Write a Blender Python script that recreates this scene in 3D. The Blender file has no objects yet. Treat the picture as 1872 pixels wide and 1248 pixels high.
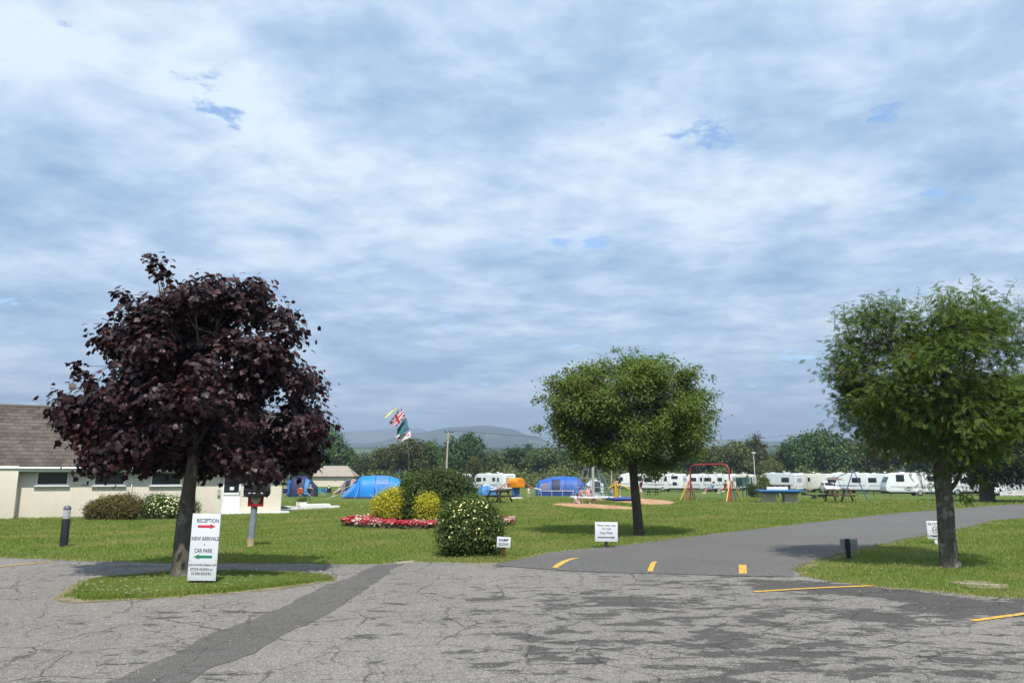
import bpy, bmesh, math, random
import numpy as np
from mathutils import Vector, Matrix, noise as mnoise

# ------------------------------------------------------------------ camera, sky, sun, exposure
SC = bpy.context.scene
COL = SC.collection
FPX, HORIZON, EYE = 1352.0, 865.0, 1.75
PITCH = math.atan((HORIZON - 624.0) / FPX)
cam_data = bpy.data.cameras.new('camera')
cam_data.sensor_width = 36.0
cam_data.lens = FPX / 1872.0 * 36.0
cam_data.clip_start = 0.1
cam_data.clip_end = 30000.0
cam = bpy.data.objects.new('camera', cam_data)
COL.objects.link(cam)
cam.location = (0, 0, EYE)
cam.rotation_euler = (math.pi / 2 + PITCH, 0, 0)
SC.camera = cam

SUN_ELEV = math.radians(58)
SUN_AZ = math.radians(171)          # compass bearing of the sun, 0 = +Y (view direction), 90 = +X
world = bpy.data.worlds.new('World')
SC.world = world
world.use_nodes = True
wn, wl = world.node_tree.nodes, world.node_tree.links
wn.clear()
def wnode(t, **kw):
    n = wn.new(t)
    for k, v in kw.items():
        if k.startswith('i_'):
            n.inputs[k[2:].replace('_', ' ')].default_value = v
        else:
            setattr(n, k, v)
    return n
def wmath(op, a, b=None, clamp=False):
    n = wn.new('ShaderNodeMath'); n.operation = op; n.use_clamp = clamp
    for i, s in enumerate((a, b)):
        if s is None: continue
        if isinstance(s, (int, float)): n.inputs[i].default_value = s
        else: wl.new(s, n.inputs[i])
    return n.outputs[0]
w_out = wnode('ShaderNodeOutputWorld')
w_bg = wnode('ShaderNodeBackground'); w_bg.inputs['Strength'].default_value = 0.1
wl.new(w_bg.outputs[0], w_out.inputs['Surface'])
w_sky = wnode('ShaderNodeTexSky', sky_type='NISHITA', sun_disc=False, sun_elevation=SUN_ELEV, sun_rotation=SUN_AZ,
              air_density=1.0, dust_density=0.6, ozone_density=1.5)
w_tc = wnode('ShaderNodeTexCoord')
w_sep = wnode('ShaderNodeSeparateXYZ'); wl.new(w_tc.outputs['Generated'], w_sep.inputs[0])
w_den = wmath('ADD', wmath('MAXIMUM', w_sep.outputs['Z'], 0.0), 0.11)
w_u = wmath('DIVIDE', w_sep.outputs['X'], w_den)
w_v = wmath('DIVIDE', w_sep.outputs['Y'], w_den)
w_uv = wnode('ShaderNodeCombineXYZ'); wl.new(w_u, w_uv.inputs[0]); wl.new(w_v, w_uv.inputs[1])
def wnoise(scale, detail, rough, dist=0.0, off=(0, 0, 0), stretch=(1, 1, 1), rot=0.0):
    mp = wnode('ShaderNodeMapping'); mp.inputs['Location'].default_value = off; mp.inputs['Scale'].default_value = stretch
    mp.inputs['Rotation'].default_value = (0, 0, rot)
    wl.new(w_uv.outputs[0], mp.inputs[0])
    n = wnode('ShaderNodeTexNoise'); n.noise_dimensions = '2D'
    n.inputs['Scale'].default_value = scale; n.inputs['Detail'].default_value = detail
    n.inputs['Roughness'].default_value = rough; n.inputs['Distortion'].default_value = dist
    wl.new(mp.outputs[0], n.inputs['Vector'])
    return n.outputs['Fac']
def wramp(f, stops):
    r = wnode('ShaderNodeValToRGB'); cr = r.color_ramp
    cr.interpolation = 'EASE' if len(stops) == 2 else 'LINEAR'
    while len(cr.elements) < len(stops): cr.elements.new(0.5)
    for e, (p, c) in zip(cr.elements, stops):
        e.position = p; e.color = (c[0], c[1], c[2], 1)
    wl.new(f, r.inputs[0])
    return r.outputs[0]
HOLE_X, HOLE_Y = 5.3, 1.1
n_big = wnoise(1.25, 5.0, 0.52, 0.15, (3.1, 1.7, 0), (0.95, 1.0, 1), 0.35)
n_mid = wnoise(3.4, 9.0, 0.6, 0.12, (7.3, 2.2, 0), (0.9, 1.1, 1), 0.3)
n_fine = wnoise(11.0, 9.0, 0.64, 0.15, (1.9, 8.2, 0), (0.85, 1.1, 1), 0.2)
w_mix = wmath('ADD', wmath('ADD', wmath('MULTIPLY', n_big, 0.50), wmath('MULTIPLY', n_mid, 0.38)), wmath('MULTIPLY', n_fine, 0.12))
CLOUD_DARK, CLOUD_MID, CLOUD_LIGHT = (2.3, 3.4, 4.95), (3.65, 4.8, 6.15), (6.2, 7.1, 7.9)
w_cloud = wramp(w_mix, [(0.37, CLOUD_DARK), (0.48, CLOUD_MID), (0.61, CLOUD_LIGHT)])
n_hole = wnoise(2.3, 9.0, 0.62, 0.0, (HOLE_X, HOLE_Y, 0), (1.0, 1.1, 1))
w_hole = wramp(n_hole, [(0.655, (0, 0, 0)), (0.72, (1, 1, 1))])
w_skyb = wnode('ShaderNodeMix', data_type='RGBA', blend_type='MULTIPLY'); w_skyb.inputs['Factor'].default_value = 1.0
wl.new(w_sky.outputs[0], w_skyb.inputs['A']); w_skyb.inputs['B'].default_value = (1.5, 1.6, 1.7, 1)
w_thin = wmath('SUBTRACT', 0.92, wmath('MULTIPLY', w_hole, 0.85))
w_final = wnode('ShaderNodeMix', data_type='RGBA')
wl.new(w_thin, w_final.inputs['Factor']); wl.new(w_skyb.outputs['Result'], w_final.inputs['A']); wl.new(w_cloud, w_final.inputs['B'])
wl.new(w_final.outputs['Result'], w_bg.inputs['Color'])

sun_data = bpy.data.lights.new('sun', 'SUN')
sun_data.energy = 4.1
sun_data.angle = math.radians(0.6)
sun_data.color = (1.0, 0.95, 0.87)
sun = bpy.data.objects.new('sun', sun_data)
COL.objects.link(sun)
sun_dir = Vector((math.sin(SUN_AZ) * math.cos(SUN_ELEV), math.cos(SUN_AZ) * math.cos(SUN_ELEV), math.sin(SUN_ELEV)))
sun.rotation_euler = sun_dir.to_track_quat('Z', 'Y').to_euler()
sun.location = sun_dir * 60

SC.view_settings.view_transform = 'Standard'
SC.view_settings.look = 'None'
SC.view_settings.gamma = 1.0
SC.view_settings.use_curve_mapping = False
SC.view_settings.exposure = 0.64
SC.render.engine = 'CYCLES'
SC.cycles.use_denoising = True
SC.cycles.adaptive_threshold = 0.015
SC.cycles.max_bounces = 4
SC.cycles.diffuse_bounces = 2
SC.cycles.glossy_bounces = 2
SC.cycles.transmission_bounces = 2
SC.cycles.transparent_max_bounces = 4
SC.cycles.volume_bounces = 0
SC.cycles.caustics_reflective = False
SC.cycles.caustics_refractive = False

# ------------------------------------------------------------------ geometry of the place
def sstep(a, b, x):
    t = min(1.0, max(0.0, (x - a) / (b - a)))
    return t * t * (3 - 2 * t)
HILL_FAR = [(-3000, .050), (0, .052), (400, .058), (600, .060), (690, .0628), (760, .0600), (800, .050), (900, .038), (1000, .030), (3000, .028)]
HILL_NEAR = [(-3000, .030), (560, .030), (660, .038), (760, .0535), (830, .0595), (890, .0632), (930, .0610), (975, .053), (1020, .042), (1120, .034), (1300, .037), (1420, .036), (1700, .034), (2200, .036), (5000, .036)]
def lerp_table(t, x):
    if x <= t[0][0]: return t[0][1]
    for (a, va), (b, vb) in zip(t, t[1:]):
        if x <= b:
            k = (x - a) / (b - a); k = k * k * (3 - 2 * k)
            return va + (vb - va) * k
    return t[-1][1]
def gz(x, y):
    """height of the ground"""
    z = -0.8 * sstep(45, 95, y)
    z -= 0.30 * sstep(-4, -12, x) * sstep(18, 30, y) * (1 - sstep(60, 90, y))
    r = math.hypot(x, y)
    if r > 180:
        z -= 14 * sstep(180, 420, r)
        if y > 0:
            px = 936 + 1373 * x / max(y, 1e-3)
        else:
            px = 5000 if x > 0 else -3000
        nz = mnoise.noise(Vector((x * 0.0011, y * 0.0011, 0.3))) + 0.5 * mnoise.noise(Vector((x * 0.003, y * 0.003, 1.3)))
        z += (54 + 9 * nz) * sstep(480, 1250, r)
        z += 18 * nz * sstep(1300, 1900, r)
        z += (lerp_table(HILL_NEAR, px) * 3200 - 40) * sstep(1800, 3150, r) * (1 - 0.45 * sstep(3250, 4000, r))
        z += max(0, lerp_table(HILL_FAR, px) * 4700 - 110) * sstep(3700, 4650, r)
        z += 8 * mnoise.noise(Vector((x * 0.0022, y * 0.0022, 5.0))) * sstep(2600, 3300, r)
    return z
CP, SP = math.cos(PITCH), math.sin(PITCH)
def ray(px, py):
    u, v = (px - 936) / FPX, (624 - py) / FPX
    return Vector((u, CP - v * SP, SP + v * CP))
def P(px, py, Y):
    d = ray(px, py); t = Y / d.y
    return Vector((d.x * t, Y, EYE + d.z * t))
def G(px, py):
    d = ray(px, py); z = 0.0
    for _ in range(12):
        t = (z - EYE) / d.z
        z = gz(d.x * t, d.y * t)
    return Vector((d.x * t, d.y * t, z))
def GX(px, Y):
    """ground point under image column px at depth Y"""
    z = 0.0; X = 0.0
    for _ in range(4):
        k = (z - EYE) / Y
        v = (k * CP - SP) / (CP + k * SP)
        X = (px - 936) / FPX * Y / (CP - v * SP)
        z = gz(X, Y)
    return Vector((X, Y, z))

# ------------------------------------------------------------------ scene helpers
def link(o, parent=None):
    COL.objects.link(o)
    if parent is not None: o.parent = parent
    return o
def tag(o, label=None, cat=None, group=None, kind=None):
    if label: o['label'] = label
    if cat: o['category'] = cat
    if group: o['group'] = group
    if kind: o['kind'] = kind
    return o
def thing(name, label, cat, loc=(0, 0, 0), rz=0.0, group=None):
    o = bpy.data.objects.new(name, None)
    o.empty_display_size = 0.2
    o.location = loc; o.rotation_euler = (0, 0, rz)
    link(o); tag(o, label, cat, group)
    return o
def copy_tree(o, parent=None):
    c = o.copy(); link(c); c.parent = parent
    for ch in list(o.children): copy_tree(ch, c)
    return c
def mesh_obj(name, me, parent=None, mat=None):
    o = bpy.data.objects.new(name, me)
    if mat is not None:
        for m in (mat if isinstance(mat, (list, tuple)) else [mat]): me.materials.append(m)
    return link(o, parent)
def np_mesh(name, V, F):
    """V (n,3), F (m,k) arrays -> mesh"""
    V = np.ascontiguousarray(V, dtype=np.float32); F = np.ascontiguousarray(F, dtype=np.int32)
    me = bpy.data.meshes.new(name)
    m, k = F.shape
    me.vertices.add(len(V)); me.vertices.foreach_set('co', V.ravel())
    me.loops.add(m * k); me.loops.foreach_set('vertex_index', F.ravel())
    me.polygons.add(m); me.polygons.foreach_set('loop_start', np.arange(0, m * k, k, dtype=np.int32))
    me.update(calc_edges=True)
    return me
class MB:
    def __init__(self): self.v, self.f = [], []
    def add(self, vs, fs):
        b = len(self.v); self.v += [tuple(p) for p in vs]; self.f += [tuple(b + i for i in f) for f in fs]; return self
    def box(self, c, s, rot=None):
        x, y, z = s[0] / 2, s[1] / 2, s[2] / 2
        vs = [Vector(p) for p in ((-x, -y, -z), (x, -y, -z), (x, y, -z), (-x, y, -z), (-x, -y, z), (x, -y, z), (x, y, z), (-x, y, z))]
        if rot is not None:
            R = rot if isinstance(rot, Matrix) else Matrix.Rotation(rot, 3, 'Z'); vs = [R @ p for p in vs]
        c = Vector(c)
        return self.add([p + c for p in vs], [(0, 3, 2, 1), (4, 5, 6, 7), (0, 1, 5, 4), (1, 2, 6, 5), (2, 3, 7, 6), (3, 0, 4, 7)])
    def beam(self, a, b, w, h, up=(0, 0, 1)):
        a, b = Vector(a), Vector(b); d = (b - a); L = d.length; d.normalize()
        u = Vector(up)
        if abs(d.dot(u)) > 0.98: u = Vector((0, 1, 0))
        s = d.cross(u).normalized(); u = s.cross(d)
        R = Matrix((d, s, u)).transposed()
        return self.box((a + b) / 2, (L, w, h), R)
    def tube(self, pts, r, n=8, cap=True):
        pts = [Vector(p) for p in pts]; m = len(pts)
        rs = [r] * m if isinstance(r, (int, float)) else list(r)
        t0 = (pts[1] - pts[0]).normalized()
        ref = Vector((0, 0, 1)) if abs(t0.z) < 0.9 else Vector((1, 0, 0))
        nrm = t0.cross(ref).normalized()
        vs, fs = [], []
        for i, p in enumerate(pts):
            t = (pts[min(i + 1, m - 1)] - pts[max(i - 1, 0)])
            t = t.normalized() if t.length > 1e-9 else t0
            nrm = (nrm - t * nrm.dot(t)).normalized(); bi = t.cross(nrm)
            for k in range(n):
                a = 2 * math.pi * k / n
                vs.append(p + (nrm * math.cos(a) + bi * math.sin(a)) * rs[i])
        for i in range(m - 1):
            for k in range(n):
                k2 = (k + 1) % n
                fs.append((i * n + k, i * n + k2, (i + 1) * n + k2, (i + 1) * n + k))
        if cap:
            fs.append(tuple(range(n - 1, -1, -1))); fs.append(tuple((m - 1) * n + k for k in range(n)))
        return self.add(vs, fs)
    def lathe(self, prof, n=20, c=(0, 0, 0), sx=1, sy=1):
        vs, fs = [], []; m = len(prof)
        for r, z in prof:
            for k in range(n):
                a = 2 * math.pi * k / n
                vs.append((c[0] + r * math.cos(a) * sx, c[1] + r * math.sin(a) * sy, c[2] + z))
        for i in range(m - 1):
            for k in range(n):
                k2 = (k + 1) % n
                fs.append((i * n + k, i * n + k2, (i + 1) * n + k2, (i + 1) * n + k))
        fs.append(tuple(range(n - 1, -1, -1))); fs.append(tuple((m - 1) * n + k for k in range(n)))
        return self.add(vs, fs)
    def prism_xz(self, poly, y0, y1):
        n = len(poly)
        vs = [(x, y0, z) for x, z in poly] + [(x, y1, z) for x, z in poly]
        fs = [tuple(range(n)), tuple(range(2 * n - 1, n - 1, -1))]
        fs += [(i, i + n, (i + 1) % n + n, (i + 1) % n) for i in range(n)]
        return self.add(vs, fs)
    def prism_xy(self, poly, z0, z1):
        n = len(poly)
        vs = [(x, y, z0) for x, y in poly] + [(x, y, z1) for x, y in poly]
        fs = [tuple(range(n - 1, -1, -1)), tuple(range(n, 2 * n))]
        fs += [(i, (i + 1) % n, (i + 1) % n + n, i + n) for i in range(n)]
        return self.add(vs, fs)
    def grid(self, fn, nu, nv):
        vs = [fn(i / nu, j / nv) for j in range(nv + 1) for i in range(nu + 1)]
        fs = [(j * (nu + 1) + i, j * (nu + 1) + i + 1, (j + 1) * (nu + 1) + i + 1, (j + 1) * (nu + 1) + i) for j in range(nv) for i in range(nu)]
        return self.add(vs, fs)
    def mesh(self, name='m', bevel=0.0, smooth=True, seg=2, fix=True):
        me = bpy.data.meshes.new(name)
        me.from_pydata([tuple(p) for p in self.v], [], self.f)
        if bevel or fix:
            bm = bmesh.new(); bm.from_mesh(me)
            if fix: bmesh.ops.recalc_face_normals(bm, faces=bm.faces)
            if bevel: bmesh.ops.bevel(bm, geom=list(bm.edges), offset=bevel, segments=seg, affect='EDGES', profile=0.6, clamp_overlap=True)
            bm.to_mesh(me); bm.free()
        if smooth:
            me.polygons.foreach_set('use_smooth', [True] * len(me.polygons))
            me.set_sharp_from_angle(angle=math.radians(38))
        me.update()
        return me
    def build(self, name, mat, parent=None, **kw):
        return mesh_obj(name, self.mesh(name, **kw), parent, mat)

# ------------------------------------------------------------------ materials
MATS = {}
class NT:
    def __init__(self, name):
        self.m = bpy.data.materials.new(name); self.m.use_nodes = True
        self.n, self.l = self.m.node_tree.nodes, self.m.node_tree.links
        self.n.clear()
        self.out = self.n.new('ShaderNodeOutputMaterial')
        self.tc = None
    def node(self, t, ins=None, **kw):
        n = self.n.new(t)
        for k, v in kw.items(): setattr(n, k, v)
        for k, v in (ins or {}).items():
            if hasattr(v, 'is_linked') or isinstance(v, bpy.types.NodeSocket): self.l.new(v, n.inputs[k])
            else: n.inputs[k].default_value = v
        return n
    def coord(self, kind='Object'):
        if self.tc is None: self.tc = self.n.new('ShaderNodeTexCoord')
        return self.tc.outputs[kind]
    def pos(self):
        return self.node('ShaderNodeNewGeometry').outputs['Position']
    def noise(self, vec, scale, detail=4, rough=0.55, dist=0.0, scl=None):
        if scl: vec = self.node('ShaderNodeMapping', {'Vector': vec, 'Scale': scl}).outputs[0]
        return self.node('ShaderNodeTexNoise', {'Vector': vec, 'Scale': scale, 'Detail': detail, 'Roughness': rough, 'Distortion': dist}).outputs['Fac']
    def ramp(self, f, stops, interp='LINEAR'):
        r = self.node('ShaderNodeValToRGB', {'Fac': f}); cr = r.color_ramp; cr.interpolation = interp
        while len(cr.elements) < len(stops): cr.elements.new(0.5)
        for e, (p, c) in zip(cr.elements, stops):
            if isinstance(c, (int, float)): c = (c, c, c)
            e.position = p; e.color = (c[0], c[1], c[2], 1)
        return r.outputs['Color']
    def math(self, op, a, b=0.0, clamp=False):
        n = self.n.new('ShaderNodeMath'); n.operation = op; n.use_clamp = clamp
        for i, s in enumerate((a, b)):
            if isinstance(s, (int, float)): n.inputs[i].default_value = s
            else: self.l.new(s, n.inputs[i])
        return n.outputs[0]
    def mix(self, f, a, b, blend='MIX'):
        n = self.n.new('ShaderNodeMix'); n.data_type = 'RGBA'; n.blend_type = blend
        for k, s in (('Factor', f), ('A', a), ('B', b)):
            if isinstance(s, (int, float)): n.inputs[k].default_value = s
            elif isinstance(s, tuple): n.inputs[k].default_value = (s[0], s[1], s[2], 1)
            else: self.l.new(s, n.inputs[k])
        return n.outputs['Result']
    def bump(self, h, strength=0.3, dist=0.02):
        return self.node('ShaderNodeBump', {'Height': h, 'Strength': strength, 'Distance': dist}).outputs[0]
    def principled(self, color, rough=0.6, normal=None, metallic=0.0, spec=0.5, **ins):
        d = {'Roughness': rough, 'Metallic': metallic, 'Specular IOR Level': spec}
        d.update(ins)
        b = self.node('ShaderNodeBsdfPrincipled', d)
        if isinstance(color, tuple): b.inputs['Base Color'].default_value = (color[0], color[1], color[2], 1)
        else: self.l.new(color, b.inputs['Base Color'])
        if normal is not None: self.l.new(normal, b.inputs['Normal'])
        return b
    def finish(self, sh):
        self.l.new(sh.outputs[0], self.out.inputs['Surface']); return self.m
def M(name, rgb, rough=0.6, var=0.12, scale=6.0, bump=0.0, metallic=0.0, spec=0.4, dirt=0.0):
    if name in MATS: return MATS[name]
    t = NT(name); c = t.coord('Object')
    f = t.noise(c, scale, 5, 0.6)
    lo = tuple(x * (1 - var) for x in rgb); hi = tuple(min(1, x * (1 + var)) for x in rgb)
    col = t.ramp(f, [(0.3, lo), (0.7, hi)])
    if dirt:
        d = t.noise(c, scale * 0.35, 6, 0.65, 0.3)
        col = t.mix(t.ramp(d, [(0.5, 0.0), (0.75, dirt)]), col, tuple(x * 0.35 + 0.02 for x in rgb))
    rg = t.math('ADD', rough - 0.06, t.math('MULTIPLY', f, 0.12))
    nm = t.bump(t.noise(c, scale * 6, 4), bump, 0.01) if bump else None
    MATS[name] = t.finish(t.principled(col, rg, nm, metallic, spec))
    return MATS[name]
def leaf_mat(name, stops, trans=0.3, rough=0.5, spec=0.35, objvar=0.0, patch=None):
    """leaf colours drawn leaf by leaf; patch = (colour, scale, lo, hi, amount) tints whole sprays"""
    if name in MATS: return MATS[name]
    t = NT(name)
    rnd = t.node('ShaderNodeNewGeometry').outputs['Random Per Island']
    col = t.ramp(rnd, stops)
    if patch:
        c, s, lo, hi, am = patch
        nf = t.noise(t.coord('Object'), s, 2, 0.5)
        col = t.mix(t.ramp(nf, [(lo, 0.0), (hi, am)]), col, c)
    if objvar:
        oi = t.node('ShaderNodeObjectInfo').outputs['Random']
        hs = t.node('ShaderNodeHueSaturation', {'Color': col})
        t.l.new(t.math('ADD', 0.5 - objvar * 0.10, t.math('MULTIPLY', oi, objvar * 0.16)), hs.inputs['Hue'])
        t.l.new(t.math('ADD', 1 - objvar * 0.6, t.math('MULTIPLY', t.math('FRACT', t.math('MULTIPLY', oi, 7.3)), objvar * 1.3)), hs.inputs['Value'])
        col = hs.outputs[0]
    p = t.principled(col, rough, spec=spec)
    tr = t.node('ShaderNodeBsdfTranslucent', {'Color': t.mix(1.0, col, (1.15, 1.25, 0.7), 'MULTIPLY')})
    mx = t.node('ShaderNodeMixShader', {'Fac': trans})
    t.l.new(p.outputs[0], mx.inputs[1]); t.l.new(tr.outputs[0], mx.inputs[2])
    MATS[name] = t.finish(mx)
    return MATS[name]
def glass_dark(name='window_glass', rgb=(0.015, 0.02, 0.024)):
    if name in MATS: return MATS[name]
    t = NT(name)
    MATS[name] = t.finish(t.principled(rgb, 0.08, spec=0.6))
    return MATS[name]
# ------------------------------------------------------------------ ground, lawn, asphalt
def grass_colour(t, p):
    a = t.noise(p, 0.35, 5, 0.6, 0.4)
    b = t.noise(p, 2.6, 5, 0.65)
    c = t.noise(p, 28.0, 3, 0.7)
    col = t.ramp(a, [(0.3, (0.076, 0.126, 0.018)), (0.55, (0.110, 0.163, 0.026)), (0.75, (0.152, 0.190, 0.038))])
    col = t.mix(t.ramp(b, [(0.35, 0.0), (0.75, 0.55)]), col, (0.105, 0.132, 0.030))
    col = t.mix(t.ramp(c, [(0.25, 0.0), (0.8, 0.7)]), t.mix(1.0, col, (0.6, 0.66, 0.55), 'MULTIPLY'), t.mix(1.0, col, (1.25, 1.2, 1.15), 'MULTIPLY'))
    return col, c
def make_ground_material():
    t = NT('ground_grass'); p = t.pos()
    near, c = grass_colour(t, p)
    # mown stripes run across the view
    sep = t.node('ShaderNodeSeparateXYZ', {'Vector': p})
    st = t.math('SINE', t.math('ADD', t.math('MULTIPLY', sep.outputs['Y'], 2.6), t.math('MULTIPLY', t.noise(p, 0.12, 2), 14.0)))
    near = t.mix(t.ramp(st, [(0.0, 0.0), (1.0, 0.22)]), near, (0.13, 0.155, 0.04))
    # far fields behind hedges
    cell = t.node('ShaderNodeTexVoronoi', {'Vector': p, 'Scale': 0.0042, 'Randomness': 0.9}, feature='F1')
    edge = t.node('ShaderNodeTexVoronoi', {'Vector': p, 'Scale': 0.0042, 'Randomness': 0.9}, feature='DISTANCE_TO_EDGE')
    sepc = t.node('ShaderNodeSeparateColor', {'Color': cell.outputs['Color']})
    field = t.ramp(sepc.outputs[0], [(0.0, (0.04, 0.075, 0.02)), (0.5, (0.075, 0.12, 0.03)), (0.8, (0.12, 0.18, 0.04)), (1.0, (0.18, 0.17, 0.08))])
    hedge = t.ramp(edge.outputs['Distance'], [(0.05, 1.0), (0.09, 0.0)])
    wood = t.ramp(t.noise(p, 0.0022, 5, 0.6), [(0.46, 0.0), (0.50, 1.0)])
    field = t.mix(t.math('MAXIMUM', hedge, wood), field, (0.018, 0.034, 0.012))
    dist = t.node('ShaderNodeVectorMath', {0: p}, operation='LENGTH').outputs['Value']
    moor = t.ramp(t.noise(p, 0.003, 4), [(0.35, (0.05, 0.06, 0.03)), (0.65, (0.11, 0.10, 0.05))])
    field = t.mix(t.ramp(t.math('DIVIDE', dist, 6000.0), [(0.45, 0.0), (0.62, 1.0)]), field, moor)
    col = t.mix(t.ramp(t.math('DIVIDE', dist, 1000.0), [(0.22, 0.0), (0.3, 1.0)]), near, field)
    nm = t.bump(c, 0.5, 0.03)
    return t.finish(t.principled(col, 0.85, nm, spec=0.15))
MAT_GROUND = make_ground_material()
def make_lawn_material():
    t = NT('lawn_grass'); p = t.pos()
    col, c = grass_colour(t, p)
    return t.finish(t.principled(col, 0.85, t.bump(c, 0.5, 0.03), spec=0.15))
MAT_LAWN = make_lawn_material()

def build_ground():
    radii = [0.0] + list(np.geomspace(2.0, 7000.0, 190))
    na = 540
    V = [(0, 0, 0)]
    for r in radii[1:]:
        for k in range(na):
            # finer steps in front of the camera
            s = k / na * 2 - 1
            a = math.pi * (0.35 * s + 0.65 * s ** 3)
            x, y = r * math.sin(a), r * math.cos(a)
            V.append((x, y, gz(x, y)))
    F = []
    me = bpy.data.meshes.new('ground')
    fs = [(0, 1 + (k + 1) % na, 1 + k) for k in range(na)]
    for i in range(len(radii) - 2):
        b0, b1 = 1 + i * na, 1 + (i + 1) * na
        for k in range(na):
            k2 = (k + 1) % na
            fs.append((b0 + k, b0 + k2, b1 + k2, b1 + k))
    me.from_pydata(V, [], fs)
    me.polygons.foreach_set('use_smooth', [True] * len(me.polygons))
    me.update()
    o = mesh_obj('ground', me, None, MAT_GROUND)
    tag(o, kind='structure')
build_ground()

RS = np.random.RandomState(7)
def densify(pts, step=0.12, jit=0.03, seed=1.0, closed=False):
    out = []; pts = [Vector((p[0], p[1], 0)) for p in pts]
    seq = list(zip(pts, pts[1:] + ([pts[0]] if closed else [])))
    for a, b in seq:
        L = (b - a).length; n = max(1, int(L / step)); d = (b - a).normalized() if L > 1e-6 else Vector((1, 0, 0))
        s = Vector((-d.y, d.x, 0))
        far = max(abs(a.x), abs(a.y))
        for i in range(n):
            p = a + (b - a) * (i / n)
            j = jit * (1.6 * mnoise.noise(Vector((p.x * 1.3, p.y * 1.3, seed))) + 0.9 * mnoise.noise(Vector((p.x * 6, p.y * 6, seed + 3))))
            out.append(p + s * j)
    if not closed: out.append(pts[-1])
    return out
def smooth_line(pts, n=6):
    """Catmull-Rom through the points"""
    pts = [Vector((p[0], p[1], 0)) for p in pts]; out = []
    for i in range(len(pts) - 1):
        p0, p1, p2, p3 = pts[max(i - 1, 0)], pts[i], pts[i + 1], pts[min(i + 2, len(pts) - 1)]
        for k in range(n):
            t = k / n
            out.append(0.5 * ((2 * p1) + (p2 - p0) * t + (2 * p0 - 5 * p1 + 4 * p2 - p3) * t * t + (3 * p1 - p0 - 3 * p2 + p3) * t ** 3))
    out.append(pts[-1]); return out
def sheet(name, outline, z, mat, kind='structure', parent=None):
    bm = bmesh.new()
    vs = [bm.verts.new((p[0], p[1], z + gz(p[0], p[1]))) for p in outline]
    f = bm.faces.new(vs)
    if f.normal.z < 0: f.normal_flip()
    bmesh.ops.triangulate(bm, faces=[f])
    bmesh.ops.recalc_face_normals(bm, faces=bm.faces)
    me = bpy.data.meshes.new(name); bm.to_mesh(me); bm.free()
    if me.polygons[0].normal.z < 0: me.flip_normals()
    o = mesh_obj(name, me, parent, mat)
    if kind: tag(o, kind=kind)
    return o
def ribbon(name, line, w, z, mat, seed=0.0, kind='structure', wj=0.5, parent=None):
    mb = MB(); vs = []; fs = []
    for i, p in enumerate(line):
        d = (line[min(i + 1, len(line) - 1)] - line[max(i - 1, 0)]).normalized(); s = Vector((-d.y, d.x, 0))
        ww = w * (1 + wj * 1.5 * mnoise.noise(Vector((p.x * 0.9, p.y * 0.9, seed))) + wj * 0.5 * mnoise.noise(Vector((p.x * 5, p.y * 5, seed))))
        ww = max(ww, 0.01)
        for q in (p + s * ww, p - s * ww): vs.append((q.x, q.y, z))
    for i in range(len(line) - 1): fs.append((2 * i, 2 * i + 1, 2 * i + 3, 2 * i + 2))
    mb.add(vs, fs)
    o = mb.build(name, mat, parent, smooth=False)
    if o.data.polygons[0].normal.z < 0: o.data.flip_normals()
    if kind: tag(o, kind=kind)
    return o

px = lambda L: [G(a, b) for a, b in L]
LAWN_EDGE = [Vector((-40, 18.0, 0)), Vector((-16, 16.3, 0))] + px([(0, 1020), (150, 1026), (300, 1030), (430, 1031), (560, 1031), (680, 1032), (720, 1030), (760, 1028), (870, 1031), (925, 1030)])
LANE_LEFT = px([(925, 1030), (965, 1021), (1010, 1010), (1110, 1000), (1200, 990), (1300, 977), (1480, 956), (1640, 938), (1720, 932), (1872, 921)])
_e = LANE_LEFT[-1]; LANE_LEFT += [Vector((_e.x + 12, _e.y + 6.5, 0)), Vector((_e.x + 40, _e.y + 18, 0))]
LANE_RIGHT = px([(1872, 948), (1780, 963), (1690, 981), (1640, 990), (1560, 1009), (1490, 1027), (1455, 1043)])
_r = LANE_RIGHT[0]; LANE_RIGHT = [Vector((_r.x + 46, _r.y + 20, 0)), Vector((_r.x + 14, _r.y + 7.5, 0))] + LANE_RIGHT
VERGE_FRONT = px([(1455, 1043), (1470, 1054), (1520, 1063), (1600, 1073), (1700, 1081), (1872, 1094)]) + [Vector((14, 9.0, 0)), Vector((40, 6.5, 0))]
L1 = densify(smooth_line(LAWN_EDGE), 0.09, 0.07, seed=1.1)
L2 = densify(smooth_line(LANE_LEFT), seed=2.1)
R1 = densify(smooth_line(LANE_RIGHT), 0.09, 0.06, seed=3.1)
V1 = densify(smooth_line(VERGE_FRONT), 0.09, 0.05, seed=4.1)
CAR_PARK = L1 + [G(1455, 1043)] + V1[1:] + [Vector((40, -25, 0)), Vector((-40, -25, 0))]
LANE = L2 + R1 + [G(1440, 1052), G(940, 1037)]
ISLAND_PX = [(131, 1093), (150, 1072), (200, 1060), (262, 1055), (330, 1052), (411, 1050), (486, 1051), (560, 1054), (606, 1060), (570, 1066), (523, 1073), (450, 1080), (374, 1087), (262, 1095), (180, 1097)]
ISLAND = densify(smooth_line([G(*p) for p in ISLAND_PX] + [G(*ISLAND_PX[0])], 4)[:-1], 0.07, 0.08, 5.1, closed=True)

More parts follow.
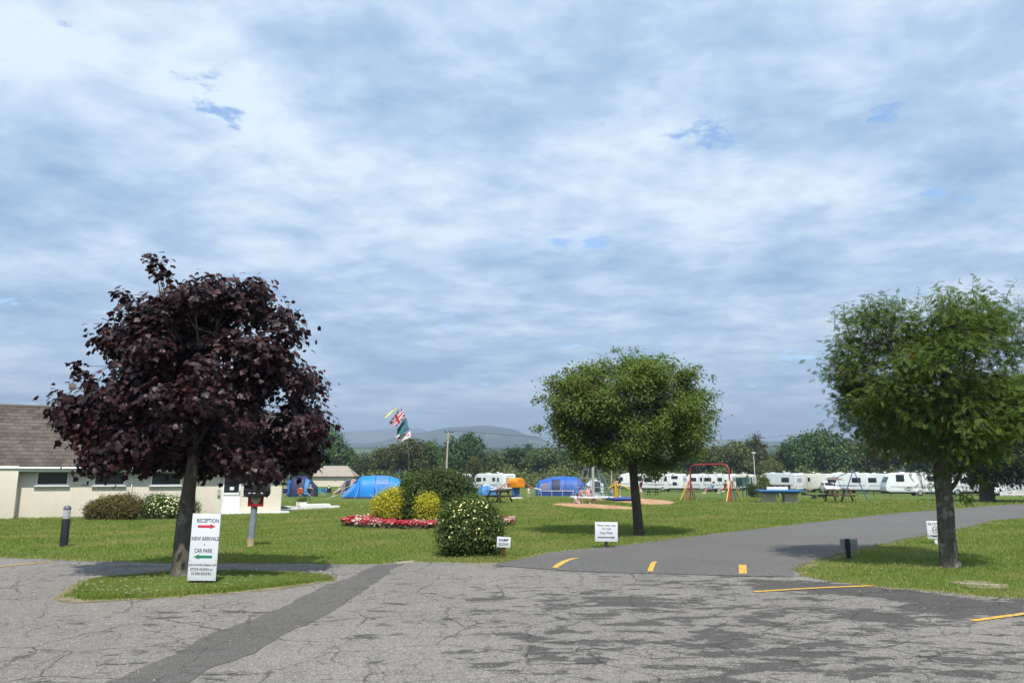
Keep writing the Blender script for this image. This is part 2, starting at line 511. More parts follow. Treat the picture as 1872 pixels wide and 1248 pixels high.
def make_asphalt(name, base, dark, crack=1.0, stains=1.0, warm=(1.04, 1.0, 0.93), worn=()):
    t = NT(name); p = t.pos()
    big = t.noise(p, 0.25, 5, 0.6, 0.6)
    grit = t.noise(p, 55.0, 3, 0.85)
    grit2 = t.noise(p, 13.0, 5, 0.8)
    col = t.ramp(big, [(0.3, tuple(base * w * 0.82 for w in warm)), (0.7, tuple(base * w * 1.12 for w in warm))])
    col = t.mix(t.ramp(grit, [(0.38, 0.85), (0.56, 0.0)]), col, tuple(base * 0.30 * w for w in warm))
    col = t.mix(t.ramp(grit, [(0.56, 0.0), (0.68, 0.7)]), col, tuple(min(0.8, base * 2.1) * w for w in warm))
    col = t.mix(t.ramp(grit2, [(0.38, 0.38), (0.56, 0.0)]), col, tuple(base * 0.5 * w for w in warm))
    h = grit
    if stains:
        # worn-off top coat: dark torn patches with ragged edges
        d1 = t.noise(p, 2.9, 9, 0.72, 0.25, (0.50, 1.0, 1.0))
        d0 = t.noise(p, 0.16, 2, 0.5)
        sep = t.node('ShaderNodeSeparateXYZ', {'Vector': p})
        bx = t.math('MULTIPLY', t.math('SUBTRACT', sep.outputs['X'], 0.6), 0.25)      # more torn towards the exit
        lim = t.math('MULTIPLY', t.math('MINIMUM', t.math('MAXIMUM', bx, -0.55), 0.5), 0.075)
        far = t.math('MULTIPLY', t.math('SUBTRACT', sep.outputs['Y'], 8.3), 0.12)
        hump = t.math('MULTIPLY', t.math('SUBTRACT', 1.0, t.math('MINIMUM', t.math('MULTIPLY', far, far), 1.0)), 0.03)
        s = t.math('ADD', t.math('ADD', d1, t.math('MULTIPLY', t.math('SUBTRACT', d0, 0.5), 0.22)), t.math('ADD', lim, hump))
        for (wx, wy, wr, wa) in worn:
            dd = t.node('ShaderNodeVectorMath', {0: p, 1: (wx, wy, 0.0)}, operation='DISTANCE').outputs['Value']
            s = t.math('ADD', s, t.math('MULTIPLY', t.math('MAXIMUM', t.math('SUBTRACT', 1.0, t.math('DIVIDE', dd, wr)), 0.0), wa))
        msk = t.ramp(s, [(0.578, 0.0), (0.604, 1.0)])
        msk = t.math('MULTIPLY', msk, 0.9 * stains)
        col = t.mix(msk, col, t.mix(t.ramp(grit, [(0.45, 0.0), (0.62, 1.0)]), tuple(dark * w for w in (1.06, 1.0, 0.94)), tuple(dark * 2.1 * w for w in (1.06, 1.0, 0.94))))
        h = t.math('SUBTRACT', h, t.math('MULTIPLY', msk, 0.8))
    if crack:
        wv = t.node('ShaderNodeMix', {'Factor': 0.22, 'A': p, 'B': t.node('ShaderNodeTexNoise', {'Vector': p, 'Scale': 2.6, 'Detail': 7, 'Roughness': 0.72}).outputs['Color']}, data_type='VECTOR')
        for sc, w, am, lo, hi in ((1.1, 0.011, 0.85, 0.38, 0.56), (4.2, 0.028, 0.75, 0.44, 0.60)):
            vec = wv.outputs[1]
            e = t.node('ShaderNodeTexVoronoi', {'Vector': vec, 'Scale': sc, 'Randomness': 1.0}, feature='DISTANCE_TO_EDGE').outputs['Distance']
            cm = t.ramp(e, [(w * 0.25, 1.0), (w, 0.0)])
            region = t.ramp(t.noise(p, 0.3 + sc * 0.1, 3, 0.6), [(lo, 0.0), (hi, 1.0)])
            cm = t.math('MULTIPLY', t.math('MULTIPLY', cm, region), am * crack)
            col = t.mix(cm, col, (0.03, 0.028, 0.025))
            h = t.math('SUBTRACT', h, t.math('MULTIPLY', cm, 1.5))
    return t.finish(t.principled(col, 0.86, t.bump(h, 0.55, 0.012), spec=0.25))
_w = lambda a, b, r, k: (G(a, b).x, G(a, b).y, r, k)
MAT_CARPARK = make_asphalt('weathered_asphalt', 0.235, 0.043, 1.0, 1.0, (1.08, 1.0, 0.90), [_w(1430, 1072, 0.9, .2), _w(1530, 1078, 0.8, .24), _w(1610, 1084, 0.7, .24), _w(1690, 1096, .7, .26), _w(1780, 1112, 0.9, .28), _w(1872, 1112, 0.9, .26), _w(1600, 1126, 0.6, .24), _w(1700, 1116, .5, .2),
    _w(1580, 1100, 0.55, -.2), _w(1120, 1095, 0.9, .09), _w(1040, 1105, 0.8, .09), _w(1200, 1105, .9, .09), _w(300, 1130, .8, .10), _w(430, 1120, .7, .1), _w(1000, 1190, 1.0, .06), _w(1330, 1180, 1.0, .07)])
MAT_LANE = make_asphalt('lane_asphalt', 0.15, 0.07, 0.0, 0.35, (1.05, 1.0, 0.94))
MAT_TRENCH = make_asphalt('trench_asphalt', 0.135, 0.055, 0.45, 0.8, (1.07, 1.0, 0.92))
MAT_RAMP = make_asphalt('ramp_asphalt', 0.14, 0.06, 0.0, 0.0, (1.03, 1.0, 0.96))
MAT_PATCH = make_asphalt('fresh_asphalt', 0.06, 0.04, 0.0, 0.0, (1.0, 1.0, 1.0))
def make_earth():
    t = NT('bare_earth'); p = t.pos()
    col = t.ramp(t.noise(p, 9, 5, 0.7), [(0.3, (0.17, 0.13, 0.085)), (0.7, (0.34, 0.28, 0.2))])
    col = t.mix(t.ramp(t.noise(p, 2.2, 4, 0.6), [(0.45, 0.0), (0.6, 0.75)]), col, (0.10, 0.12, 0.03))
    return t.finish(t.principled(col, 0.95, t.bump(t.noise(p, 60, 3), 0.5, 0.01), spec=0.1))
MAT_EARTH = make_earth()
for nm, ln, w, sd in (('earth_edge', L1, 0.15, 1), ('earth_edge', L2, 0.16, 2), ('earth_edge', R1, 0.17, 3), ('earth_edge', V1, 0.15, 4), ('earth_edge', ISLAND + ISLAND[:1], 0.17, 5)):
    ribbon(nm, ln, w, 0.006 if sd != 5 else 0.016, MAT_EARTH, sd, wj=0.7)
sheet('car_park', CAR_PARK, 0.012, MAT_CARPARK)
sheet('campsite_lane', LANE, 0.0165, MAT_LANE)
# dark tarmac band where a trench was refilled
TR_L = densify(px([(160, 1275), (202, 1248), (277, 1219), (329, 1195), (374, 1167), (445, 1141), (523, 1107), (583, 1077), (636, 1058), (690, 1033.5)]), 0.05, 0.05, 8.1)
TR_R = densify(px([(738, 1030.5), (712, 1046), (690, 1062), (662, 1082), (636, 1103), (583, 1133), (523, 1159), (456, 1195), (396, 1219), (351, 1248), (320, 1270)]), 0.05, 0.05, 9.1)
TR_L = [Vector((TR_L[0].x - 1.9, 0.5, 0))] + TR_L; TR_R = TR_R + [Vector((TR_R[-1].x - 1.6, 0.5, 0))]
sheet('trench_repair', TR_L + TR_R, 0.0165, MAT_TRENCH)
def blob(pts, seed, jit=0.10, n=5):
    q = [G(*p) for p in pts]
    return densify(smooth_line(q + [q[0]], n)[:-1], 0.07, jit, seed, closed=True)

# grass island under the maple: a low mound
def build_island():
    c = sum((Vector((p.x, p.y, 0)) for p in ISLAND), Vector()) / len(ISLAND)
    rings = [1.0, 0.97, 0.9, 0.7, 0.4, 0.1]; hts = [0.0, 0.025, 0.04, 0.055, 0.065, 0.07]
    mb = MB(); n = len(ISLAND); vs = []
    for s, h in zip(rings, hts):
        for p in ISLAND:
            q = c + (Vector((p.x, p.y, 0)) - c) * s
            vs.append((q.x, q.y, 0.013 + h + 0.012 * mnoise.noise(Vector((q.x * 2, q.y * 2, 0))) * (1 if s < 1 else 0)))
    fs = [(i * n + k, i * n + (k + 1) % n, (i + 1) * n + (k + 1) % n, (i + 1) * n + k) for i in range(len(rings) - 1) for k in range(n)]
    fs.append(tuple((len(rings) - 1) * n + k for k in range(n)))
    mb.add(vs, fs); o = mb.build('grass_island', MAT_LAWN); tag(o, kind='structure')
    if o.data.polygons[0].normal.z < 0: o.data.flip_normals()
    return c
ISL_C = build_island()
def island_z(x, y): return 0.06

# speed ramp across the lane mouth
RAMP_F = [G(*p) for p in ((900, 1034), (1000, 1042), (1097, 1047), (1200, 1050), (1300, 1052.5), (1452, 1056))]
RAMP_B = [G(*p) for p in ((965, 1020), (1062, 1023), (1130, 1027), (1200, 1030), (1300, 1033.5), (1452, 1042))]
RF, RB = smooth_line(RAMP_F, 10), smooth_line(RAMP_B, 10)
def ramp_pt(s, t, dz=0.0):
    i = s * (len(RF) - 1); k = min(int(i), len(RF) - 2); fr = i - k
    a = RF[k].lerp(RF[k + 1], fr); b = RB[k].lerp(RB[k + 1], fr); p = a.lerp(b, t)
    e = min(1.0, s * 9, (1 - s) * 14)
    return Vector((p.x, p.y, 0.021 + dz + 0.085 * e * math.sin(math.pi * max(0, min(1, t))) ** 0.8))
o = MB().grid(lambda s, t: ramp_pt(s, t), 60, 16).build('speed_ramp', MAT_RAMP); tag(o, kind='structure')
if o.data.polygons[0].normal.z < 0: o.data.flip_normals()

def make_paint():
    t = NT('yellow_road_paint'); p = t.pos()
    w = t.noise(p, 22, 6, 0.75)
    col = t.ramp(t.noise(p, 5, 3), [(0.3, (0.56, 0.30, 0.025)), (0.7, (0.70, 0.42, 0.045))])
    col = t.mix(t.ramp(w, [(0.50, 0.0), (0.60, 0.9)]), col, (0.16, 0.14, 0.10))
    return t.finish(t.principled(col, 0.75, t.bump(w, 0.3, 0.004)))
MAT_PAINT = make_paint()
for s0, s1, ds in ((0.210, 0.232, 0.0), (0.566, 0.586, 0.03), (0.866, 0.882, 0.0)):
    o = MB().grid(lambda u, t: ramp_pt(s0 + (s1 - s0) * u + ds * (0.06 + 0.86 * t) * 0.9, 0.06 + 0.86 * t, 0.004), 4, 14).build('yellow_marking', MAT_PAINT)
    if o.data.polygons[0].normal.z < 0: o.data.flip_normals()
    tag(o, kind='structure')
def stripe(a, b, w, z=0.0215, bend=0.0):
    a, b = G(*a), G(*b); n = 24
    d = (b - a).normalized(); s = Vector((-d.y, d.x, 0))
    line = [a.lerp(b, i / n) + s * bend * math.sin(math.pi * i / n) for i in range(n + 1)]
    ribbon('yellow_marking', line, w, z, MAT_PAINT, 3.0, wj=0.12)
stripe((1378, 1083.5), (1600, 1072), 0.045, bend=0.05)
stripe((1778, 1137), (1900, 1120), 0.045)
stripe((-60, 1043), (95, 1027.5), 0.04)

# bark-chip safety patches under the play equipment
def make_chips():
    t = NT('bark_chips'); p = t.pos()
    v = t.node('ShaderNodeTexVoronoi', {'Vector': p, 'Scale': 14.0}, feature='F1')
    c = t.node('ShaderNodeSeparateColor', {'Color': v.outputs['Color']}).outputs[0]
    col = t.ramp(c, [(0.0, (0.22, 0.12, 0.06)), (0.5, (0.44, 0.27, 0.16)), (1.0, (0.58, 0.42, 0.27))])
    col = t.mix(t.ramp(t.noise(p, 0.9, 3), [(0.4, 0.0), (0.65, 0.6)]), col, (0.36, 0.14, 0.07))
    return t.finish(t.principled(col, 0.9, t.bump(v.outputs['Distance'], 0.6, 0.03), spec=0.15))
MAT_CHIPS = make_chips()
def ellipse_px(x0, x1, y0, y1, n=40):
    a = [G((x0 + x1) / 2 + (x1 - x0) / 2 * math.cos(2 * math.pi * k / n), (y0 + y1) / 2 - (y1 - y0) / 2 * math.sin(2 * math.pi * k / n)) for k in range(n)]
    return densify(a, 0.2, 0.12, 7.7, closed=True)
CHIP_A = blob([(1006, 921), (1040, 919.5), (1085, 921), (1130, 925), (1165, 928), (1174, 930), (1130, 931.5), (1080, 929.5), (1040, 926.5), (1015, 923.5)], 7.7, 0.1, 4)
CHIP_B = blob([(1043, 907), (1043, 910), (1090, 913.5), (1130, 917.5), (1155, 920.5), (1190, 923), (1225, 921.5), (1233, 918.5), (1215, 914.5), (1180, 912), (1130, 909), (1080, 906)], 7.9, 0.1, 4)
sheet('bark_chip_patch', CHIP_A, 0.02, MAT_CHIPS)
sheet('bark_chip_patch', CHIP_B, 0.026, MAT_CHIPS)
# flat dark olive patch on the ground under the swings, and the slab sunk in the verge
MAT_SWING_PATCH = M('dark_olive', (0.075, 0.085, 0.045), 0.9, 0.2)
sheet('play_mat', [G(*p) for p in ((1268, 908), (1300, 909), (1332, 913), (1345, 915), (1325, 914.5), (1290, 911))], 0.02, MAT_SWING_PATCH)
MAT_SLAB = M('concrete_slab', (0.25, 0.23, 0.17), 0.9, 0.3, 9, 0.4)
sheet('bare_earth_patch', blob([(1735, 1064), (1780, 1062), (1838, 1068), (1835, 1076), (1770, 1074)], 2.2, 0.03), 0.012, MAT_EARTH)
sl = [G(*p) for p in ((1752, 1066.5), (1826, 1070), (1830, 1072.5), (1756, 1069.2))]
o = MB().prism_xy([(p.x, p.y) for p in sl], -0.05, 0.028).build('access_slab', MAT_SLAB, bevel=0.006)
tag(o, 'flat concrete access slab sunk in the grass near the rowan tree', 'slab')
# stone lip at the edge of the lawn
sl = [G(*p) for p in ((722, 1029.5), (757, 1026), (758, 1028.2), (726, 1032))]
o = MB().prism_xy([(p.x, p.y) for p in sl], -0.05, 0.03).build('kerb_stone', M('pale_stone', (0.30, 0.27, 0.20), 0.9, 0.25, 12, 0.4), bevel=0.01)
tag(o, 'pale flat kerb stone at the lawn edge where the trench repair ends', 'kerb')

# ---- grass blades
def in_poly(X, Y, poly):
    pts = np.array([(p[0], p[1]) for p in poly]); n = len(pts)
    ins = np.zeros(X.shape, bool); j = n - 1
    for i in range(n):
        xi, yi = pts[i]; xj, yj = pts[j]
        if yi != yj:
            c = ((yi > Y) != (yj > Y)) & (X < (xj - xi) * (Y - yi) / (yj - yi) + xi)
            ins ^= c
        j = i
    return ins
def grass_blades():
    N = 800000
    r = 8.3 + (64 - 8.3) * RS.rand(N) ** 1.35
    a = np.radians(-41 + 82 * RS.rand(N))
    X, Y = r * np.sin(a), r * np.cos(a)
    park = L1[::3] + [G(1455, 1043)] + V1[1::3] + [V1[-1], Vector((40, -25, 0)), Vector((-40, -25, 0)), L1[0]]
    lane = L2[::3] + [L2[-1], R1[0]] + R1[::3] + [R1[-1], G(1440, 1052), G(940, 1037)]
    keep = ~in_poly(X, Y, park) & ~in_poly(X, Y, lane)
    for poly in BARE: keep &= ~in_poly(X, Y, poly)
    keep &= RS.rand(N) < np.clip((64 - r) / 28, 0, 1)
    X, Y, r = X[keep], Y[keep], r[keep]
    sm = np.clip((Y - 45) / 50, 0, 1); Z = -0.8 * sm * sm * (3 - 2 * sm)
    Z = Z - 0.30 * np.clip((-4 - X) / 8, 0, 1) ** 2 * (3 - 2 * np.clip((-4 - X) / 8, 0, 1)) * np.clip((Y - 18) / 12, 0, 1) ** 2 * (3 - 2 * np.clip((Y - 18) / 12, 0, 1))
    # island, denser
    n2 = 70000
    xs = [p.x for p in ISLAND]; ys = [p.y for p in ISLAND]
    X2 = min(xs) + (max(xs) - min(xs)) * RS.rand(n2); Y2 = min(ys) + (max(ys) - min(ys)) * RS.rand(n2)
    k = in_poly(X2, Y2, ISLAND); X2, Y2 = X2[k], Y2[k]
    X = np.concatenate([X, X2]); Y = np.concatenate([Y, Y2]); Z = np.concatenate([Z, np.full(len(X2), 0.05)]); r = np.concatenate([r, np.full(len(X2), 11.0)])
    # longer tufts where the mower does not reach: along the tarmac edges
    ex, ey, ez = [], [], []
    for line, zz, m in ((L1, 0, 9), (L2, 0, 7), (R1, 0, 8), (V1, 0, 12), (ISLAND, 0.02, 14)):
        for p in line:
            if p.y > 40 or p.y < 3 or abs(p.x) > p.y * 0.85: continue
            k = int(m * max(0.15, 1 + 1.4 * mnoise.noise(Vector((p.x * 1.5, p.y * 1.5, 9)))))
            ex += list(p.x + RS.normal(0, .05, k)); ey += list(p.y + RS.normal(0, .05, k)); ez += [zz] * k
    ne = len(ex)
    X = np.concatenate([X, ex]); Y = np.concatenate([Y, ey]); Z = np.concatenate([Z, ez]); r = np.concatenate([r, np.full(ne, 14.0)])
    n = len(X)
    patch = np.sin(X * 1.7 + 2 * np.sin(Y * 0.9)) * np.sin(Y * 1.3 + X * 0.4)
    h = (0.022 + 0.0011 * r) * (0.6 + 0.8 * RS.rand(n)) * (1 + 0.25 * patch)
    h[-ne:] *= 1.9
    w = 0.0042 * (r / 9.0) * (0.7 + 0.6 * RS.rand(n))
    th = 2 * np.pi * RS.rand(n); ln = 2 * np.pi * RS.rand(n); lean = h * (0.2 + 0.9 * RS.rand(n))
    V = np.zeros((n, 3, 3), np.float32)
    V[:, 0, 0] = X - np.cos(th) * w; V[:, 0, 1] = Y - np.sin(th) * w; V[:, 0, 2] = Z - 0.004
    V[:, 1, 0] = X + np.cos(th) * w; V[:, 1, 1] = Y + np.sin(th) * w; V[:, 1, 2] = Z - 0.004
    V[:, 2, 0] = X + np.cos(ln) * lean; V[:, 2, 1] = Y + np.sin(ln) * lean; V[:, 2, 2] = Z + h
    me = np_mesh('lawn_grass', V.reshape(-1, 3), np.arange(3 * n).reshape(-1, 3))
    m = leaf_mat('grass_blade', [(0.0, (0.11, 0.17, 0.027)), (0.45, (0.178, 0.25, 0.046)), (0.8, (0.238, 0.30, 0.07)), (1.0, (0.34, 0.33, 0.12))], 0.4, 0.6, 0.15,
                 patch=((0.34, 0.31, 0.12), 0.42, 0.46, 0.66, 0.7))
    o = mesh_obj('lawn_grass', me, None, m)
    tag(o, 'short mown grass of the campsite lawns and verges', 'grass', kind='stuff')
    # clover heads and daisies
    sel = RS.choice(n, 2600, replace=False)
    sel = sel[(r[sel] < 26)]
    pr = np.sin(X[sel] * 0.8) * np.sin(Y[sel] * 1.1 + 1); sel = sel[RS.rand(len(sel)) < 0.35 + 0.6 * (pr > 0.2)]
    m2 = len(sel); s = 0.010 + 0.006 * RS.rand(m2)
    c = np.stack([X[sel], Y[sel], Z[sel] + h[sel] * 0.9 + 0.008], 1)
    ang = np.arange(5) * 2 * np.pi / 5
    V = c[:, None, :] + s[:, None, None] * np.stack([np.cos(ang), np.sin(ang), np.zeros(5)], 1)[None]
    me = np_mesh('clover_flowers', V.reshape(-1, 3), np.arange(5 * m2).reshape(-1, 5))
    o = mesh_obj('clover_flowers', me, None, M('clover_white', (0.72, 0.70, 0.58), 0.7))
    tag(o, 'tiny white clover flowers scattered in the mown grass', 'flowers', kind='stuff')
def _ell(c, rx, ry): return [Vector((c.x + rx * math.cos(2 * math.pi * k / 30), c.y + ry * math.sin(2 * math.pi * k / 30), 0)) for k in range(30)]
BARE = [CHIP_A[::2], CHIP_B[::2], _ell(G(785, 957.5), 2.72, 2.4)]
grass_blades()

def loose_grit():
    rs = np.random.RandomState(19); C = []
    for line in (L1, R1, V1, L2, ISLAND):
        for p in line:
            if p.y > 26 or p.y < 4 or abs(p.x) > p.y * .85: continue
            for _ in range(rs.poisson(1.6)): C.append((p.x + rs.normal(0, .16), p.y - abs(rs.normal(0, .12)), 0.018))
    for _ in range(1500): C.append((rs.uniform(-8, 9), rs.uniform(4.5, 13), 0.016))
    C = np.array(C); n = len(C); s = rs.uniform(.004, .013, n)
    tv = np.array([(1, 0, 0), (-.5, .85, 0), (-.5, -.85, 0), (0.1, 0, .8)])[None] * (1 + .3 * rs.normal(0, 1, (n, 4, 1))) * s[:, None, None]
    an = rs.rand(n) * 6.28; ca, sa = np.cos(an)[:, None], np.sin(an)[:, None]
    V = np.stack([tv[:, :, 0] * ca - tv[:, :, 1] * sa, tv[:, :, 0] * sa + tv[:, :, 1] * ca, tv[:, :, 2]], 2) + C[:, None, :]
    F = (np.arange(n)[:, None, None] * 4 + np.array([(0, 1, 3), (1, 2, 3), (2, 0, 3)])[None]).reshape(-1, 3)
    o = mesh_obj('loose_grit', np_mesh('loose_grit', V.reshape(-1, 3), F), None, M('grit_stone', (.26, .24, .20), .9, .5, 3.0)); tag(o, 'loose grit and small stones scattered on the tarmac', 'grit', kind='stuff')
loose_grit()

# ---- haze: the air between here and the moor
def build_haze():
    t = NT('haze_air')
    vol = t.node('ShaderNodeVolumePrincipled', {'Color': (0.45, 0.57, 0.75, 1), 'Density': 0.00040, 'Anisotropy': 0.0})
    t.l.new(vol.outputs[0], t.out.inputs['Volume'])
    o = MB().box((0, 0, 165), (14400, 14400, 370)).build('haze', t.m, smooth=False)
    tag(o, kind='stuff')
build_haze()
# ------------------------------------------------------------------ vegetation
def unit(a): return a / np.maximum(np.linalg.norm(a, axis=1, keepdims=True), 1e-9)
MAPLE = (np.array([(.3, 0, .03), (0, 0, 0), (-.14, .36, -.08), (.10, .36, .0), (.40, .62, -.14), (.58, .34, -.03), (1.0, .04, -.2), (.62, -.32, -.03), (.44, -.60, -.14), (.12, -.37, .0), (-.12, -.38, -.08)]),
         [(0, i, i % 10 + 1) for i in range(1, 11)])
SIMPLE = (np.array([(0, 0, 0), (.5, .27, .07), (1, 0, -.06), (.5, -.27, .07)]), [(0, 2, 1), (0, 3, 2)])
BROAD = (np.array([(0, 0, 0), (.45, .42, .10), (1, .05, -.10), (.55, -.40, .08)]), [(0, 2, 1), (0, 3, 2)])
def rowan_template():
    V, F = [], []
    def leaflet(bx, by, ang, L, z):
        c, s = math.cos(ang), math.sin(ang); b = len(V)
        for lx, ly, lz in ((0, 0, 0), (.45, .23, .03), (1, 0, -.05), (.45, -.23, .03)):
            V.append((bx + (lx * c - ly * s) * L, by + (lx * s + ly * c) * L, z + lz * L))
        F.append((b, b + 2, b + 1)); F.append((b, b + 3, b + 2))
    for i in range(6):
        x = 0.18 + 0.125 * i; z = -0.12 * x * x
        q = .30 * (1 - .9 * abs(i - 2.4) / 6); leaflet(x, 0.01, .92, q, z); leaflet(x + .03, -0.01, -.92, q, z)
    leaflet(.86, 0, 0, .26, -.10)
    return np.array(V), F
ROWAN = rowan_template()
def leaves_mesh(name, C, OUT, tpl, size, rs, up=0.8, droop=0.4, rnd=0.6, outw=0.4, svar=0.35):
    """one leaf per row of C; OUT = outward direction"""
    n = len(C); tv, tf = tpl; k = len(tv)
    N = unit(OUT * outw + np.array([0, 0, up]) + rs.normal(0, rnd, (n, 3)))
    T = OUT + np.array([0, 0, -droop]) + rs.normal(0, 0.7, (n, 3))
    T = unit(T - N * np.sum(T * N, 1, keepdims=True)); B = np.cross(N, T)
    s = size * (1 - svar + 2 * svar * rs.rand(n))
    V = C[:, None, :] + s[:, None, None] * (tv[None, :, 0:1] * T[:, None, :] + tv[None, :, 1:2] * B[:, None, :] + tv[None, :, 2:3] * N[:, None, :])
    F = (np.arange(n)[:, None, None] * k + np.array(tf)[None]).reshape(-1, len(tf[0]))
    return np_mesh(name, V.reshape(-1, 3), F)
def profile_clumps(rows, D, base, n, rs, depth=0.9, inner=0.45, inset=0.12, nlobe=26, yshift=0.0, boughs=None):
    """clump centres inside a crown whose left/right outline is given row by row (pixel rows at depth D)"""
    Z, XL, XR = [], [], []
    for py, a, b in rows:
        p, q = P(a, py, D), P(b, py, D); Z.append((p.z + q.z) / 2 - base.z); XL.append(p.x - base.x); XR.append(q.x - base.x)
    Z, XL, XR = np.array(Z)[::-1], np.array(XL)[::-1], np.array(XR)[::-1]
    XL, XR = XL + inset, XR - inset; XL, XR = np.minimum(XL, (XL + XR) / 2 - .02), np.maximum(XR, (XL + XR) / 2 + .02); Z = Z[0] + inset * .8 + (Z - Z[0]) * (1 - inset * 1.5 / (Z[-1] - Z[0]))
    zz = np.linspace(Z[0], Z[-1], 200); wd = np.interp(zz, Z, XR - XL); cdf = np.cumsum(wd ** 1.5); cdf /= cdf[-1]
    z = np.interp(rs.rand(n), cdf, zz)
    xl, xr = np.interp(z, Z, XL), np.interp(z, Z, XR); xc, hw = (xl + xr) / 2, (xr - xl) / 2
    wmax = np.max(XR - XL) / 2
    ph = 2 * np.pi * rs.rand(n); hw = hw * np.array([1 + .24 * mnoise.noise(Vector((1.6 * math.cos(f), 1.6 * math.sin(f), q * 1.1 + n))) for f, q in zip(ph, z)]); rho = rs.rand(n) ** inner
    xm = np.average((XL + XR) / 2, weights=(XR - XL))
    hy = depth * (0.35 * wmax + 0.65 * hw) * np.where(hw < 0.3 * wmax, 0.6, 1.0)
    C = np.stack([xc + hw * rho * np.cos(ph), hy * rho * np.sin(ph) + yshift, z], 1)
    # gather the sprays round a few leading boughs, so the crown has lobes and gaps
    nl = nlobe; LB = C[:nl].copy(); j = rs.randint(nl, size=n)
    if boughs is not None: LB[:len(boughs)] = boughs + rs.normal(0, .25, boughs.shape) * np.array([0, 1, 0])
    C2 = LB[j] + rs.normal(0, 1, (n, 3)) * np.array([.16, .16, .11]) * wmax
    zi = C2[:, 2]; xl2, xr2 = np.interp(zi, Z, XL), np.interp(zi, Z, XR); c2, h2 = (xl2 + xr2) / 2, (xr2 - xl2) / 2
    ok = (zi > Z[0] - .05) & (zi < Z[-1] + .08) & (np.hypot((C2[:, 0] - c2) / np.maximum(h2, .05), (C2[:, 1] - yshift) / np.maximum(depth * (0.35 * wmax + 0.65 * h2), .05)) < 1.05)
    C = np.where(ok[:, None], C2, C)
    zc = np.average(Z, weights=np.maximum(XR - XL, .01))
    O = unit(C - np.array([xm, 0, zc - 0.3]))
    return C, O
def expand(C, O, per, sd, rs, shrink=0.12):
    n = len(C); cnt = np.maximum(1, rs.poisson(per, n)); idx = np.repeat(np.arange(n), cnt)
    Q = C[idx] + rs.normal(0, 1, (len(idx), 3)) * np.array(sd) - O[idx] * shrink
    return Q, unit(O[idx] + 0.6 * (Q - C[idx]) / max(sd)), idx
def bark(name, c1, c2, scale=9.0, strength=0.9, blotch=None):
    if name in MATS: return MATS[name]
    t = NT(name); c = t.coord('Object')
    f = t.noise(c, scale, 6, 0.7, 0.3, (3.0, 3.0, 0.6))
    col = t.ramp(f, [(0.3, c1), (0.7, c2)])
    g = t.noise(c, 5.0, 5, 0.65)
    if blotch: col = t.mix(t.ramp(g, [(0.55, 0.0), (0.62, 0.75)]), col, blotch)
    MATS[name] = t.finish(t.principled(col, 0.92, t.bump(f, strength, 0.03), spec=0.15))
    return MATS[name]
def trunk_mesh(pts, rads, n=20, seed=0.0, lumps=0.06):
    mb = MB()
    P0 = [Vector(p) for p in pts]
    # resample
    pp, rr = [], []
    for i in range(len(P0) - 1):
        m = 6
        for k in range(m):
            pp.append(P0[i].lerp(P0[i + 1], k / m)); rr.append(rads[i] + (rads[i + 1] - rads[i]) * k / m)
    pp.append(P0[-1]); rr.append(rads[-1])
    mb.tube(pp, rr, n)
    cen = [None] * len(mb.v)
    v2 = []
    for i, v in enumerate(mb.v):
        c = pp[min(i // n, len(pp) - 1)]; d = Vector(v) - c
        q = Vector(v)
        k = 1 + lumps * 2.0 * mnoise.noise(Vector((q.x * 6, q.y * 6, q.z * 1.5 + seed))) + lumps * mnoise.noise(Vector((q.x * 16, q.y * 16, q.z * 5 + seed)))
        v2.append(c + d * k)
    mb.v = [tuple(v) for v in v2]
    return mb
def limb(mb, a, b, r0, r1, rs, n=5, seg=5, sag=0.15):
    a, b = np.array(a), np.array(b); L = np.linalg.norm(b - a); pts = []
    off = rs.normal(0, 0.07 * L, 3)
    for i in range(seg + 1):
        t = i / seg
        p = a + (b - a) * t + off * math.sin(math.pi * t) + np.array([0, 0, sag * L * math.sin(math.pi * t) * (1 - t)])
        pts.append(tuple(p))
    mb.tube(pts, [r0 + (r1 - r0) * (i / seg) for i in range(seg + 1)], n)

